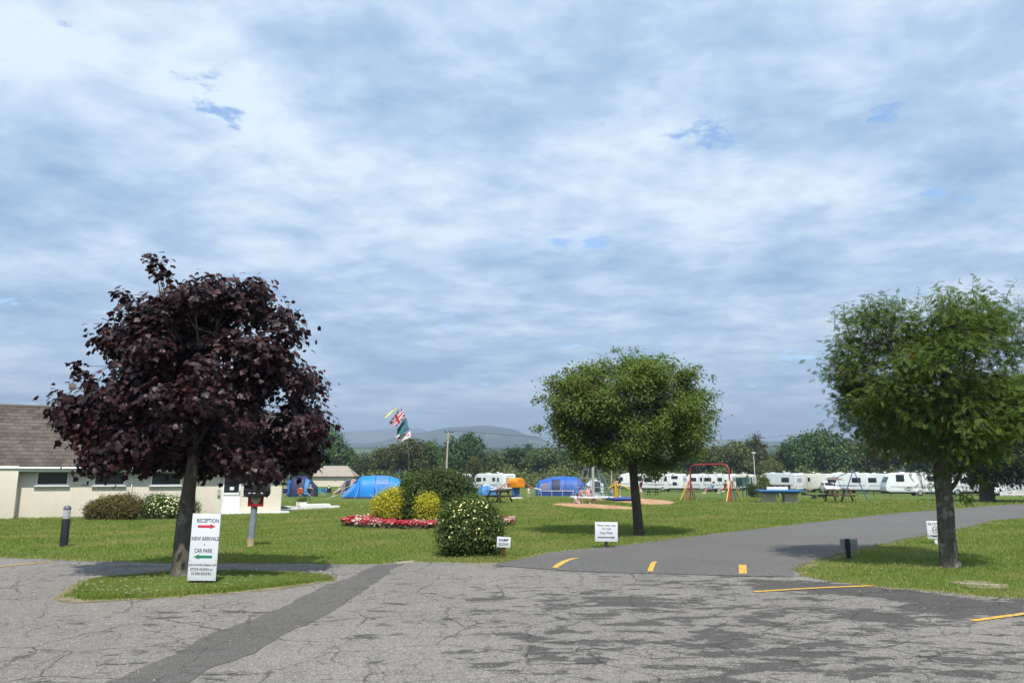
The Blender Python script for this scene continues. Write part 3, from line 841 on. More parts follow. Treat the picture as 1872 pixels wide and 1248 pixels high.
def near_tree(name, label, base, D, rows, trunk_pts, trunk_r, bark_mat, leaf_m, tpl, leaf_size, nclump, per, sd, seed, leafkw, nlimb=8, depth=0.9, inner=0.45, extra=None, nlobe=26, yshift=0.0, boughs=None, xdens=.2, cull=None):
    rs = np.random.RandomState(seed)
    t = thing(name, label, 'tree', base)
    C, O = profile_clumps(rows, D, base, nclump, rs, depth, inner, .12, nlobe, yshift, boughs)
    Q, QO, idx = expand(C, O, per, sd, rs)
    if extra is not None:
        XO = unit(extra - np.array([0, 0, np.mean(C[:, 2])])); Q2, QO2, _ = expand(extra, XO, per * xdens, tuple(q * .45 for q in sd), rs, 0.0)
        Q, QO = np.concatenate([Q, Q2]), np.concatenate([QO, QO2]); C = np.concatenate([C, extra]); O = np.concatenate([O, XO])
    if cull is not None: k = ~cull(Q); Q, QO = Q[k], QO[k]
    me = leaves_mesh('crown', Q, QO, tpl, leaf_size, rs, **leafkw)
    mesh_obj('crown', me, t, leaf_m)
    tb = trunk_mesh(trunk_pts, trunk_r, 20, seed)
    tb.build('trunk', bark_mat, t, fix=False)
    br = MB(); top = np.array(trunk_pts[-1]); low = np.array(trunk_pts[-2])
    order = np.argsort(-np.linalg.norm(C - top, axis=1))
    mains = []
    for i in range(nlimb):
        a = 2 * math.pi * i / nlimb + rs.rand() * .5
        dirs = C - top; ang = np.arctan2(dirs[:, 1], dirs[:, 0])
        dd = np.abs((ang - a + np.pi) % (2 * np.pi) - np.pi) - 0.15 * np.linalg.norm(dirs, axis=1) - 0.2 * dirs[:, 2]
        j = int(np.argmin(dd)); e = top + (C[j] - top) * 0.8
        st = low + (top - low) * rs.uniform(0.35, 1.0)
        limb(br, st, e, trunk_r[-1] * 0.5, 0.014, rs, 7, 7)
        mains.append((st, e))
    for c in C:
        best, bp = 1e9, top
        for st, e in mains:
            for tt in (0.35, 0.55, 0.75, 0.9):
                q = st + (e - st) * tt; d = np.linalg.norm(q - c) + (0.5 if q[2] > c[2] + 0.3 else 0)
                if d < best: best, bp = d, q
        limb(br, bp, c, 0.011, 0.003, rs, 4, 3)
    br.build('branches', bark_mat, t, fix=False)
    return t, C, O

# --- dark-leaved maple on the island
MAT_MAPLE = leaf_mat('maple_leaf', [(0.0, (0.013, 0.005, 0.007)), (0.55, (0.027, 0.008, 0.011)), (0.85, (0.038, 0.010, 0.013)), (1.0, (0.050, 0.011, 0.012))], 0.2, 0.5, 0.4,
                     patch=((0.080, 0.011, 0.012), 1.1, 0.56, 0.72, 0.6))
MAT_BARK_GREY = bark('grey_bark', (0.07, 0.06, 0.05), (0.18, 0.16, 0.13), 7.0, 0.9, (0.26, 0.24, 0.21))
b = G(330, 1060); D = b.y
maple_rows = [(503, 385, 420), (520, 292, 500), (545, 235, 525), (570, 222, 540), (600, 188, 560), (640, 205, 574), (680, 190, 598), (700, 160, 600), (730, 112, 592), (765, 100, 588), (800, 140, 584), (840, 140, 580), (868, 165, 565), (888, 240, 470)]
def rel(px_, py_, D, base, dy=0.0):
    p = P(px_, py_, D) - base; return (p.x, p.y + dy, p.z)
tp = [rel(330, 1066, D, b), rel(331, 1040, D, b), rel(336, 980, D, b), rel(344, 900, D, b), rel(352, 850, D, b), rel(358, 780, D, b)]
rs0 = np.random.RandomState(5)
ex = [rel(275, 470, D, b), rel(280, 490, D, b), rel(292, 510, D, b), rel(286, 480, D, b, .05), rel(300, 500, D, b), rel(474, 515, D, b), rel(480, 535, D, b), rel(222, 540, D, b), rel(240, 550, D, b), rel(145, 668, D, b), rel(152, 690, D, b), rel(165, 705, D, b), rel(195, 600, D, b), rel(185, 625, D, b), rel(215, 605, D, b), rel(118, 752, D, b), rel(104, 760, D, b, .1), rel(135, 740, D, b)]
near_tree('maple_tree', 'large dark purple maple tree on the small grass island behind the reception sign', b, D, maple_rows, tp, [0.21, 0.165, 0.138, 0.115, 0.095, 0.065],
          MAT_BARK_GREY, MAT_MAPLE, MAPLE, 0.090, 185, 235, (0.17, 0.17, 0.12), 11, dict(up=0.5, droop=0.9, rnd=0.42, outw=0.75, svar=.45), 9, 0.80, 0.40, np.array(ex), 44, 0.12, np.array([rel(x, y, D, b, .3) for x, y in ((150, 770), (175, 825), (165, 745), (150, 800), (230, 600), (265, 550), (570, 690), (560, 780), (530, 845), (480, 560), (310, 550), (215, 850), (390, 865), (400, 540), (205, 620), (305, 528), (330, 535), (298, 510))]), .13, lambda q: (np.abs(q[:, 0] - .37) < .5) & (q[:, 1] < -.70 - .60 * (q[:, 2] - 1.15)) & (q[:, 2] < 2.9))

# --- round green tree on the lawn
MAT_GREEN = leaf_mat('green_leaf', [(0.0, (0.068, 0.112, 0.022)), (0.5, (0.128, 0.185, 0.038)), (0.85, (0.185, 0.238, 0.058)), (1.0, (0.23, 0.26, 0.095))], 0.42, 0.6, 0.2,
                     patch=((0.15, 0.18, 0.036), 0.9, 0.5, 0.7, 0.5))
MAT_BARK_BROWN = bark('brown_bark', (0.045, 0.038, 0.03), (0.13, 0.11, 0.085), 8.0, 1.0)
b = G(1168, 978); D = b.y
rows = [(648, 1120, 1190), (660, 1075, 1232), (680, 1022, 1268), (700, 1000, 1290), (720, 992, 1296), (745, 990, 1304), (775, 992, 1306), (800, 1004, 1304), (825, 1022, 1292), (845, 1045, 1275), (862, 1075, 1240), (876, 1105, 1215)]
tp = [rel(1169, 982, D, b), rel(1168, 968, D, b), rel(1164, 930, D, b), rel(1159, 880, D, b), rel(1157, 850, D, b), rel(1155, 800, D, b)]
ex = [rel(980, 732, D, b), rel(990, 728, D, b), rel(978, 785, D, b), rel(988, 782, D, b), rel(1015, 690, D, b), rel(1035, 676, D, b), rel(1128, 640, D, b), rel(1160, 640, D, b), rel(1275, 672, D, b), rel(1210, 652, D, b), rel(1300, 690, D, b), rel(1306, 752, D, b)]
near_tree('lawn_tree', 'round-crowned mid green tree on the lawn behind the dog walk sign', b, D, rows, tp, [0.175, 0.15, 0.135, 0.125, 0.12, 0.08],
          MAT_BARK_BROWN, MAT_GREEN, SIMPLE, 0.085, 380, 240, (0.16, 0.16, 0.12), 21, dict(up=0.6, droop=0.3, rnd=0.6, outw=0.6), 9, 0.95, 0.42, np.array(ex), 46, 0.0, np.array([rel(x, y, D, b, -.2) for x, y in ((1010, 740), (1020, 800), (1040, 700), (1120, 665), (1200, 665), (1270, 700), (1290, 760), (1280, 820), (1090, 850), (1200, 858), (1060, 760), (1050, 830))]))

# --- rowan on the verge
MAT_ROWAN = leaf_mat('rowan_leaf', [(0.0, (0.048, 0.088, 0.014)), (0.5, (0.088, 0.142, 0.024)), (0.85, (0.128, 0.185, 0.034)), (1.0, (0.17, 0.21, 0.045))], 0.38, 0.6, 0.2)
MAT_BARK_LICHEN = bark('lichen_bark', (0.055, 0.05, 0.04), (0.17, 0.155, 0.125), 9.0, 1.0, (0.30, 0.30, 0.25))
b = G(1735, 1036); D = b.y
rows = [(558, 1560, 1840), (575, 1545, 1862), (610, 1528, 1880), (650, 1522, 1896), (700, 1524, 1900), (740, 1534, 1890), (780, 1558, 1880), (815, 1590, 1850), (845, 1630, 1815), (868, 1680, 1770)]
tp = [rel(1737, 1040, D, b), rel(1735, 1024, D, b), rel(1731, 980, D, b), rel(1727, 920, D, b), rel(1723, 868, D, b), rel(1715, 800, D, b)]
ex = [rel(1700, 865, D, b), rel(1690, 880, D, b), rel(1682, 868, D, b), rel(1762, 900, D, b), rel(1772, 912, D, b), rel(1790, 880, D, b), rel(1800, 868, D, b)]
tr, C, O = near_tree('rowan_tree', 'rowan tree with upright feathery shoots on the grass verge beside the lane', b, D, rows, tp, [0.215, 0.17, 0.155, 0.15, 0.155, 0.09],
          MAT_BARK_LICHEN, MAT_ROWAN, ROWAN, 0.155, 400, 64, (0.17, 0.17, 0.13), 31, dict(up=0.65, droop=0.4, rnd=0.5, outw=0.5, svar=0.25), 10, 0.95, 0.40, np.array(ex), 46, 0.0, np.array([rel(x, y, D, b, -.1) for x, y in ((1550, 600), (1545, 700), (1570, 780), (1640, 845), (1600, 575), (1700, 570), (1800, 575), (1855, 620), (1780, 845), (1540, 650), (1860, 700))]))
# forked limb and the straight summer shoots
rs = np.random.RandomState(33)
fk = MB(); limb(fk, rel(1725, 905, D, b), rel(1752, 872, D, b), 0.06, 0.035, rs, 8, 4); limb(fk, rel(1752, 872, D, b), rel(1790, 830, D, b), 0.035, 0.015, rs, 6, 4)
fk.build('forked_limb', MAT_BARK_LICHEN, tr, fix=False)
SCs, SO = [], []
shoots = [(1575, 600, 1567, 545), (1600, 580, 1595, 562), (1622, 575, 1618, 535), (1640, 572, 1655, 530), (1662, 570, 1672, 540), (1690, 560, 1702, 517), (1720, 566, 1712, 540), (1750, 562, 1752, 545), (1780, 560, 1789, 518), (1800, 560, 1815, 530), (1842, 565, 1862, 538), (1855, 600, 1872, 560), (1560, 620, 1540, 570), (1540, 640, 1518, 600), (1545, 690, 1492, 682), (1545, 735, 1512, 732), (1585, 585, 1580, 550), (1735, 560, 1730, 530), (1820, 560, 1828, 540), (1650, 570, 1640, 545), (1555, 610, 1552, 580), (1765, 562, 1768, 535), (1705, 565, 1690, 535), (1535, 660, 1510, 645)]
for k in range(34):
    x0 = rs.uniform(1545, 1865); shoots.append((x0, 588, x0 + rs.normal(0, 8), rs.uniform(530, 562)))
for i, (x0, y0, x1, y1) in enumerate(shoots):
    dy = rs.uniform(-.9, .9)
    a, e = np.array(rel(x0, y0, D, b, dy)), np.array(rel(x1, y1, D, b, dy * 1.1))
    sh = MB(); limb(sh, a, e, 0.009, 0.004, rs, 4, 4, 0); sh.build('shoot', MAT_BARK_LICHEN, tr, fix=False)
    for k in range(12):
        q = a + (e - a) * (0.1 + 0.9 * k / 11); an = k * 2.4 + i
        SCs.append(q); SO.append((math.cos(an), math.sin(an), 0.75))
SCs, SO = np.array(SCs), unit(np.array(SO))
mesh_obj('shoot_leaves', leaves_mesh('shoot_leaves', SCs, SO, ROWAN, 0.135, rs, up=0.7, droop=-0.5, rnd=0.3, outw=0.2), tr, leaf_mat('young_rowan_leaf', [(0, (0.10, 0.16, 0.04)), (1, (0.18, 0.24, 0.07))], 0.45, .6, .2))
bi = rs.choice(len(C), 12); bc = C[bi] + O[bi] * 0.05
bm_ = MB()
for c in bc:
    for k in range(16):
        q = c + rs.normal(0, 0.045, 3); bm_.lathe([(0.002, -.009), (.009, -.004), (.009, .004), (.002, .009)], 6, q)
tag(bm_.build('berries', M('orange_berry', (0.42, 0.10, 0.03), 0.5), tr, fix=False), kind='stuff')

# --- dark yew beside the far end of the lane
rs = np.random.RandomState(41)
b = G(1805, 917); D = b.y
MAT_YEW = leaf_mat('yew_leaf', [(0.0, (0.010, 0.020, 0.007)), (0.6, (0.022, 0.040, 0.012)), (1.0, (0.042, 0.062, 0.018))], 0.12, 0.6, 0.25)
rows = [(760, 1770, 1880), (780, 1735, 1930), (810, 1725, 1950), (840, 1732, 1945), (865, 1745, 1905), (880, 1760, 1860), (888, 1780, 1835)]
tp = [rel(1806, 919, D, b), rel(1805, 912, D, b), rel(1804, 900, D, b), rel(1804, 880, D, b), rel(1803, 860, D, b), rel(1803, 800, D, b)]
near_tree('yew_tree', 'dense dark evergreen tree on the grass behind the rowan', b, D, rows, tp, [0.60, 0.45, 0.40, 0.42, 0.38, 0.2],
          MAT_BARK_BROWN, MAT_YEW, SIMPLE, 0.22, 300, 75, (0.34, 0.34, 0.26), 42, dict(up=0.5, droop=0.5, rnd=0.6, outw=0.6), 8, 0.9, 0.36, None, 40)

# --- trees behind the pitches: a few crowns, copied with their own size and turn
MAT_FAR = leaf_mat('woodland_leaf', [(0.0, (0.023, 0.047, 0.010)), (0.5, (0.051, 0.088, 0.017)), (0.85, (0.086, 0.123, 0.025)), (1.0, (0.13, 0.16, 0.038))], 0.2, 0.6, 0.25, objvar=0.55)
MAT_FAR_LIGHT = leaf_mat('light_woodland_leaf', [(0.0, (0.045, 0.068, 0.012)), (0.5, (0.085, 0.115, 0.022)), (1.0, (0.15, 0.155, 0.045))], 0.25, 0.6, 0.25, objvar=0.3)
def crown_variant(seed, n=7500):
    """unit crown: radius 1, height 0..1.7 above its lowest leaves"""
    rs = np.random.RandomState(seed)
    nl = 9 + rs.randint(6)
    lc = []
    for i in range(nl):
        a = rs.rand() * 6.28; q = rs.rand() ** .5 * .62; lc.append((q * math.cos(a), q * math.sin(a), 0.35 + 0.95 * rs.rand() * (1 - .45 * q), 0.33 + .22 * rs.rand()))
    lc.append((0, 0, .95, .55)); lc.append((0.1, 0, .5, .7))
    lc = np.array(lc)
    m = 330
    j = rs.randint(len(lc), size=m); d = unit(rs.normal(0, 1, (m, 3)) * np.array([1, 1, .9]) + np.array([0, 0, .25]))
    C = lc[j, :3] + d * lc[j, 3:4] * (0.75 + .3 * rs.rand(m))[:, None]
    C[:, 2] = np.maximum(C[:, 2], 0.02)
    Q, QO, _ = expand(C, d, n / m, (.10, .10, .075), rs, 0.02)
    me = leaves_mesh('crown', Q, QO, BROAD, 0.085, rs, up=.5, droop=.3, rnd=.6, outw=.7)
    tb = MB(); tb.tube([(0, 0, -.45), (0.02, 0, 0), (0, .03, .5), (.02, 0, 1.0)], [.075, .06, .045, .015], 8)
    for k in range(8):
        limb(tb, (0, 0, .1 + .08 * k), tuple(lc[k % len(lc), :3]), .03, .006, rs, 5, 4)
    return me, tb.mesh('trunk', fix=False)
VARS = [crown_variant(100 + i) for i in range(7)]
VARS_LIGHT = []
for me, tb in VARS[:3]:
    m2 = me.copy(); m2.materials.append(MAT_FAR_LIGHT); t2 = tb.copy(); t2.materials.append(MAT_BARK_BROWN); VARS_LIGHT.append((m2, t2))
for me, tb in VARS:
    me.materials.append(MAT_FAR); tb.materials.append(MAT_BARK_BROWN)
def far_tree(name, label, pxc, topy, Y, wpx, k, light=False, group='trees behind the caravan pitches', low=0.32, cat='tree'):
    base = GX(pxc, Y)
    H = P(pxc, topy, Y).z - base.z
    hw = wpx / 2 / 1373 * Y
    me, tb = (VARS_LIGHT if light else VARS)[k % (3 if light else 7)]
    t = thing(name, label, cat, base, (k * 2.39) % 6.28, group)
    cz = H * (1 - low) / 1.62
    o = mesh_obj('crown', me, t); o.location = (0, 0, H * low); o.scale = (hw, hw, cz)
    o2 = mesh_obj('trunk', tb, t); o2.location = (0, 0, H * low); o2.scale = (hw * .9, hw * .9, cz)
    # the trunk reaches the ground
    o2.location.z = H * low
    st = MB().tube([(0, 0, -0.1), (0, 0, H * low * 0.5), (0.02, 0, H * low + 0.1)], [0.075 * hw + .04, 0.062 * hw + .03, 0.055 * hw + .02], 8).build('lower_trunk', MAT_BARK_BROWN, t)
    return t
FT = [ # centre column, top row, depth, width, variant, wording
 (-60, 800, 150, 190, 0, 'dark tree mostly hidden behind the reception roof'),
 (560, 800, 168, 110, 1, 'dark green tree just behind the right edge of the maple crown'),
 (602, 780, 164, 96, 2, 'tall rounded tree behind the grey-roofed outbuilding'),
 (640, 822, 170, 60, 3, 'low dark tree in the gap below the distant green field'),
 (672, 824, 160, 62, 4, 'small grey-green tree left of the flags'),
 (700, 812, 150, 66, 5, 'bushy dark tree under the streaming flags'),
 (742, 798, 145, 84, 6, 'wide dark tree directly behind the red and white flag'),
 (785, 800, 148, 74, 0, 'dark tree just left of the wooden utility pole'),
 (850, 786, 140, 78, 1, 'broad tree with bronze tint just right of the utility pole'),
 (815, 812, 160, 70, 3, 'shaded tree directly behind the utility pole'),
 (905, 818, 155, 66, 4, 'olive tree behind the caravan nearest the orange play hub'),
 (945, 812, 158, 84, 5, 'dark tree rising behind the orange play hub'),
 (990, 815, 150, 84, 6, 'dark tree behind the large royal blue tent'),
 (1040, 818, 152, 80, 2, 'dark tree seen below the lawn tree crown, left of its trunk'),
 (1090, 820, 148, 78, 0, 'dark tree behind the rope net climber'),
 (1140, 815, 155, 80, 1, 'dark tree behind the trunk of the lawn tree'),
 (1195, 818, 150, 78, 3, 'dark tree behind the caravan with two stacked rear side windows'),
 (1245, 816, 152, 76, 4, 'dark tree behind the left end of the red swing frame'),
 (1290, 815, 150, 70, 5, 'dark tree behind the red swing crossbar'),
 (1338, 803, 146, 74, 6, 'dark tree behind the right end of the red swing frame'),
 (1385, 797, 150, 72, 2, 'rounded dark tree behind the white lamp post'),
 (1440, 806, 155, 76, 0, 'dark tree between the lamp post and the bare twiggy bush'),
 (1478, 786, 150, 88, 1, 'tall dark tree left of the bare twiggy bush'),
 (1525, 781, 148, 92, 3, 'tallest dark tree right behind the bare twiggy bush'),
 (1575, 792, 150, 84, 4, 'dark tree at the left edge of the rowan crown'),
 (1625, 790, 145, 92, 5, 'dark tree behind the lower left rowan leaves'),
 (1680, 790, 150, 92, 6, 'dark tree behind the rowan, left of its trunk'),
 (1740, 785, 148, 96, 2, 'dark tree behind the rowan trunk'),
 (1800, 782, 150, 96, 0, 'dark tree behind the evergreen beside the lane'),
 (1865, 780, 145, 100, 1, 'dark tree at the right picture edge behind the lodge'),
 (1935, 780, 145, 110, 3, 'dark tree just beyond the right picture edge'),
]
for i, (a, b_, Y, w, k, lab) in enumerate(FT):
    far_tree('woodland_tree', lab, a, b_, Y, w, k, low=0.16)
# hedge line filling the foot of the wood
rs = np.random.RandomState(51); Cn = []
for i in range(900):
    p = rs.uniform(520, 1960); Y = rs.uniform(132, 150) + (32 if p < 668 else 0); g = GX(p, Y); hh = 2.6 + 2.2 * mnoise.noise(Vector((p * .02, 0, 3)))
    Cn.append((g.x, g.y, g.z + hh * rs.rand() ** .6))
Cn = np.array(Cn); On = unit(np.stack([rs.normal(0, .4, len(Cn)), -np.ones(len(Cn)), np.full(len(Cn), .5)], 1))
Q, QO, _ = expand(Cn, On, 24, (.75, .5, .5), rs, 0)
o = mesh_obj('hedgerow', leaves_mesh('hedgerow', Q, QO, BROAD, 0.42, rs, up=.5, rnd=.6, outw=.6), None, MAT_FAR)
tag(o, 'continuous dark hedge undergrowth along the foot of the tree line', 'hedge', kind='stuff')
# smaller trees and bushes on the pitches
far_tree('garden_tree', 'yellow-green rounded tree beside the white lamp post', 1410, 836, 118, 48, 1, True, 'small trees among the pitches', .2)
far_tree('garden_tree', 'light green bush between the play tower and the cream caravan', 1398, 868, 72, 36, 2, True, 'small trees among the pitches', .05, 'bush')
far_tree('garden_tree', 'dark bush at the foot of the play tower slide', 1378, 880, 66, 26, 4, False, 'small trees among the pitches', .05, 'bush')
far_tree('garden_tree', 'yellow-green tree behind the caravan beside the utility pole', 868, 828, 125, 40, 0, True, 'small trees among the pitches', .15)
def bare_bush(name, label, base, H, n, seed, spread, col, r0=.03):
    rs = np.random.RandomState(seed); t = thing(name, label, 'bush', base); mb = MB()
    def grow(p, d, L, r, lev):
        e = p + d * L; limb(mb, p, e, r, r * .55, rs, 4, 3, 0)
        if lev > 0:
            for _ in range(3):
                grow(p + (e - p) * rs.uniform(.5, 1), unit((d + rs.normal(0, .38, 3))[None])[0], L * .55, r * .55, lev - 1)
    for i in range(n):
        grow(np.array([rs.normal(0, .15), rs.normal(0, .15), -.05]), unit(np.array([[rs.normal(0, spread), rs.normal(0, spread), 1.0]]))[0], H * .5, r0, 3)
    mb.build('twigs', col, t, fix=False); return t
bare_bush('bare_bush', 'leafless grey twiggy bush behind the cream caravan', GX(1505, 125), 3.8, 9, 3, .45, M('grey_twig', (0.24, 0.19, 0.16), .9), .06)
# young birch by the roundabout
base = GX(1119, 75); t = thing('young_birch', 'thin pale trunk of a forked young tree behind the roundabout', 'tree', base)
mb = MB(); H = P(1119, 855, 75).z - base.z
mb.tube([(0, 0, -.1), (-.02, 0, H * .6), (.04, 0, H * .95)], [.07, .06, .05], 8); limb(mb, (.04, 0, H * .9), (.75, 0, H + .9), .04, .015, np.random.RandomState(2), 6, 4); limb(mb, (.04, 0, H * .9), (-.2, .2, H + 1.4), .045, .015, np.random.RandomState(3), 6, 4)
mb.build('trunk', M('pale_trunk', (.38, .36, .30), .9, .3, 9, .5), t)
rs = np.random.RandomState(77); C = np.array([(.5, 0, H + 1.0), (-.2, .2, H + 1.5), (.3, .2, H + 1.6), (0, -.2, H + 1.9), (.8, .1, H + 1.3)]); Q, QO, _ = expand(C, unit(C - np.array([0, 0, H])), 120, (.35, .35, .3), rs)
mesh_obj('crown', leaves_mesh('crown', Q, QO, SIMPLE, .16, rs), t, MAT_GREEN)

# --- shrubs
def shrub(name, label, base, lobes, nleaf, size, mat, seed, cat='shrub', tpl=SIMPLE, flowers=None, flat=0.0, group=None, stems=True):
    """lobes = (x, y, z, rx, ry, rz) in metres from the base"""
    rs = np.random.RandomState(seed); t = thing(name, label, cat, base, group=group)
    lb = np.array(lobes); vol = lb[:, 3] * lb[:, 4] + lb[:, 3] * lb[:, 5]; j = rs.choice(len(lb), nleaf // 12, p=vol / vol.sum())
    d = unit(rs.normal(0, 1, (len(j), 3))); pw = (np.sum(np.abs(d) ** 2.3, 1) ** (-1 / 2.3))[:, None] * np.array([1 + .22 * mnoise.noise(Vector(q) * 2.4 + Vector((seed, 0, 0))) for q in d])[:, None]
    C = lb[j, :3] + d * pw * lb[j, 3:6] * (0.62 + .40 * rs.rand(len(j)) ** .6)[:, None]
    ok = C[:, 2] > 0.02; C, d = C[ok], d[ok]
    Q, QO, _ = expand(C, d, 12 * nleaf / max(1, 12 * len(C)) , (.05 + size * .5,) * 3, rs, 0.01)
    Q[:, 2] = np.maximum(Q[:, 2], 0.01)
    mesh_obj('foliage', leaves_mesh('foliage', Q, QO, tpl, size, rs, up=.45, droop=.1, rnd=.55, outw=.8), t, mat)
    core = MB()
    for k, (x, y, z, a, b2, c) in enumerate(lb):
        for q in range(4):
            an = q * 1.6 + k
            limb(core, (x * .3, y * .3, -.03), (x + a * .7 * math.cos(an), y + b2 * .7 * math.sin(an), z + c * .5), .016, .004, rs, 5, 4)
    core.build('stems', MAT_BARK_BROWN, t, fix=False)
    if flowers:
        nf, fs, fm, zlo = flowers
        d = unit(rs.normal(0, 1, (nf * 3, 3)) + np.array([0, -.35, .35])); j = rs.choice(len(lb), len(d)); pw = (np.sum(np.abs(d) ** 2.8, 1) ** (-1 / 2.8))[:, None]
        C = lb[j, :3] + d * pw * lb[j, 3:6] * 1.03; C = C[C[:, 2] > zlo][:nf]; d = unit(C - lb[0, :3])
        an = np.arange(10) * np.pi / 5; rr = np.where(np.arange(10) % 2 == 0, 1.0, .72)
        tv = np.stack([rr * np.cos(an), rr * np.sin(an), np.where(np.arange(10) % 2 == 0, .12, 0)], 1); tv = np.concatenate([[(0, 0, 0)], tv])
        tf = [(0, i + 1, (i + 1) % 10 + 1) for i in range(10)]
        tag(mesh_obj('blossoms', leaves_mesh('blossoms', C, d, (tv, tf), fs, rs, up=.25, rnd=.25, outw=1.0), t, fm), kind='stuff')
    return t
MAT_BLOSSOM_CREAM = M('cream_petal', (0.80, 0.78, 0.30), 0.6, .15)
MAT_POTENTILLA = leaf_mat('potentilla_leaf', [(0, (0.040, 0.072, 0.016)), (.6, (0.080, 0.125, 0.028)), (1, (0.14, 0.18, 0.055))], .3, .6, .2)
b = G(859, 1014)
shrub('flowering_bush', 'rounded green bush dotted with pale yellow flowers beside the ramp sign', b, [(0, 0, .60, .66, .60, .58), (-.18, -.05, .42, .50, .5, .42), (.22, .05, .48, .48, .5, .48), (0, 0, .88, .52, .48, .30)], 30000, .055, MAT_POTENTILLA, 61, flowers=(320, .023, MAT_BLOSSOM_CREAM, .16))
MAT_DARKSHRUB = leaf_mat('dark_shrub_leaf', [(0, (0.028, 0.052, 0.013)), (.6, (0.058, 0.094, 0.022)), (1, (0.105, 0.135, 0.04))], .25, .6, .2, patch=((.085, .11, .022), 1.2, .45, .7, .6))
MAT_GOLD = leaf_mat('golden_leaf', [(0, (0.27, 0.28, 0.025)), (.5, (0.48, 0.46, 0.035)), (.85, (0.62, 0.57, 0.06)), (1, (0.52, 0.36, 0.06))], .3, .6, .2)
b = G(790, 955)
shrub('evergreen_shrub', 'big dark green clipped shrub in the middle of the flower bed', b, [(-.3, .4, .95, 1.05, .9, .9), (.55, .4, .9, 1.0, .9, .92), (.1, .3, 1.1, 1.25, .8, .72), (-.45, -.1, .55, .6, .7, .55)], 38000, .085, MAT_DARKSHRUB, 62, tpl=SIMPLE)
b = G(709, 956)
shrub('golden_shrub', 'taller golden-yellow shrub at the left side of the flower bed', b, [(0, 0, .58, .46, .45, .56), (-.2, 0, .62, .34, .4, .40), (.2, .1, .85, .36, .4, .40)], 12000, .062, MAT_GOLD, 63)
b = G(779, 957)
shrub('golden_shrub', 'smaller golden-yellow shrub in the flower bed right beside the round flowering bush', b, [(0, 0, .50, .40, .4, .50), (.05, 0, .72, .38, .4, .28)], 9000, .062, MAT_GOLD, 64)
# bushes against the reception wall
MAT_BROWNSHRUB = leaf_mat('bronze_leaf', [(0, (0.06, 0.075, 0.016)), (.5, (0.12, 0.115, 0.028)), (1, (0.21, 0.12, 0.04))], .25, .6, .2)
b = G(205, 950)
shrub('bronze_bush', 'low bronze and green bush against the cream reception wall', b, [(0, 0, .48, 1.05, .55, .52), (.45, .1, .55, .75, .55, .55), (-.7, 0, .4, .5, .5, .42)], 20000, .075, MAT_BROWNSHRUB, 65, flowers=(140, .03, M('rust_flower', (.26, .10, .07), .8), .45))
b = G(300, 948)
shrub('cream_bush', 'green bush thick with cream flowers against the reception wall beside the maple trunk', b, [(0, 0, .45, .95, .6, .52), (.8, .1, .42, .7, .6, .48), (-.5, .1, .55, .6, .6, .5)], 22000, .07, MAT_POTENTILLA, 66, flowers=(560, .038, M('cream_flower', (.78, .74, .42), .7), .05))

# --- bedding flowers round the shrubs
def flower_bed():
    rs = np.random.RandomState(71)
    c = G(785, 957.5); t = thing('flower_bed', 'oval bed of red and white bedding flowers round the shrubs', 'flower bed', c)
    ax, ay = (P(936, 940, c.y).x - P(632, 940, c.y).x) / 2, 2.5
    mb = MB(); mb.lathe([(1.0, -.02), (.97, .05), (.7, .10), (.01, .13)], 48, sx=ax, sy=ay)
    mb.build('soil', M('dark_soil', (.05, .035, .024), .95, .3, 9, .6), t)
    n = 1500
    a = rs.rand(n) * 6.283; q = .60 + .42 * rs.rand(n) ** .8
    C = np.stack([ax * q * np.cos(a), ay * q * np.sin(a), .10 + .06 * rs.rand(n)], 1)
    O = unit(np.stack([np.cos(a) * .5, np.sin(a) * .5, np.ones(n)], 1))
    Q, QO, idx = expand(C, O, 5, (.055, .055, .04), rs, .03)
    tag(mesh_obj('bedding_leaves', leaves_mesh('bedding_leaves', Q, QO, BROAD, .07, rs), t, leaf_mat('bedding_leaf', [(0, (.035, .06, .014)), (1, (.09, .12, .03))], .2)), kind='stuff')
    patch = np.array([mnoise.noise(Vector((x * 1.6, y * 1.6, 4))) for x, y, z in C]) + rs.normal(0, .25, n)
    tv = np.array([(0, 0, 0), (1, 0, .2), (.5, .85, .25), (-.5, .85, .2), (-1, 0, .25), (-.5, -.85, .2), (.5, -.85, .25)]); tf = [(0, i + 1, (i + 1) % 6 + 1) for i in range(6)]
    for nm, sel, mt in (('red_blossoms', patch < .22, leaf_mat('red_petal', [(0, (.30, .012, .02)), (.7, (.52, .025, .045)), (1, (.62, .10, .14))], .2)), ('white_blossoms', patch >= .22, leaf_mat('white_petal', [(0, (.62, .42, .40)), (1, (.80, .74, .66))], .2))):
        Q, QO, idx = expand(C[sel] + np.array([0, 0, .05]), O[sel], 6, (.055, .055, .035), rs, 0)
        tag(mesh_obj(nm, leaves_mesh(nm, Q, QO, (tv, tf), .033, rs, up=.6, rnd=.45, outw=.4), t, mt), kind='stuff')
flower_bed()
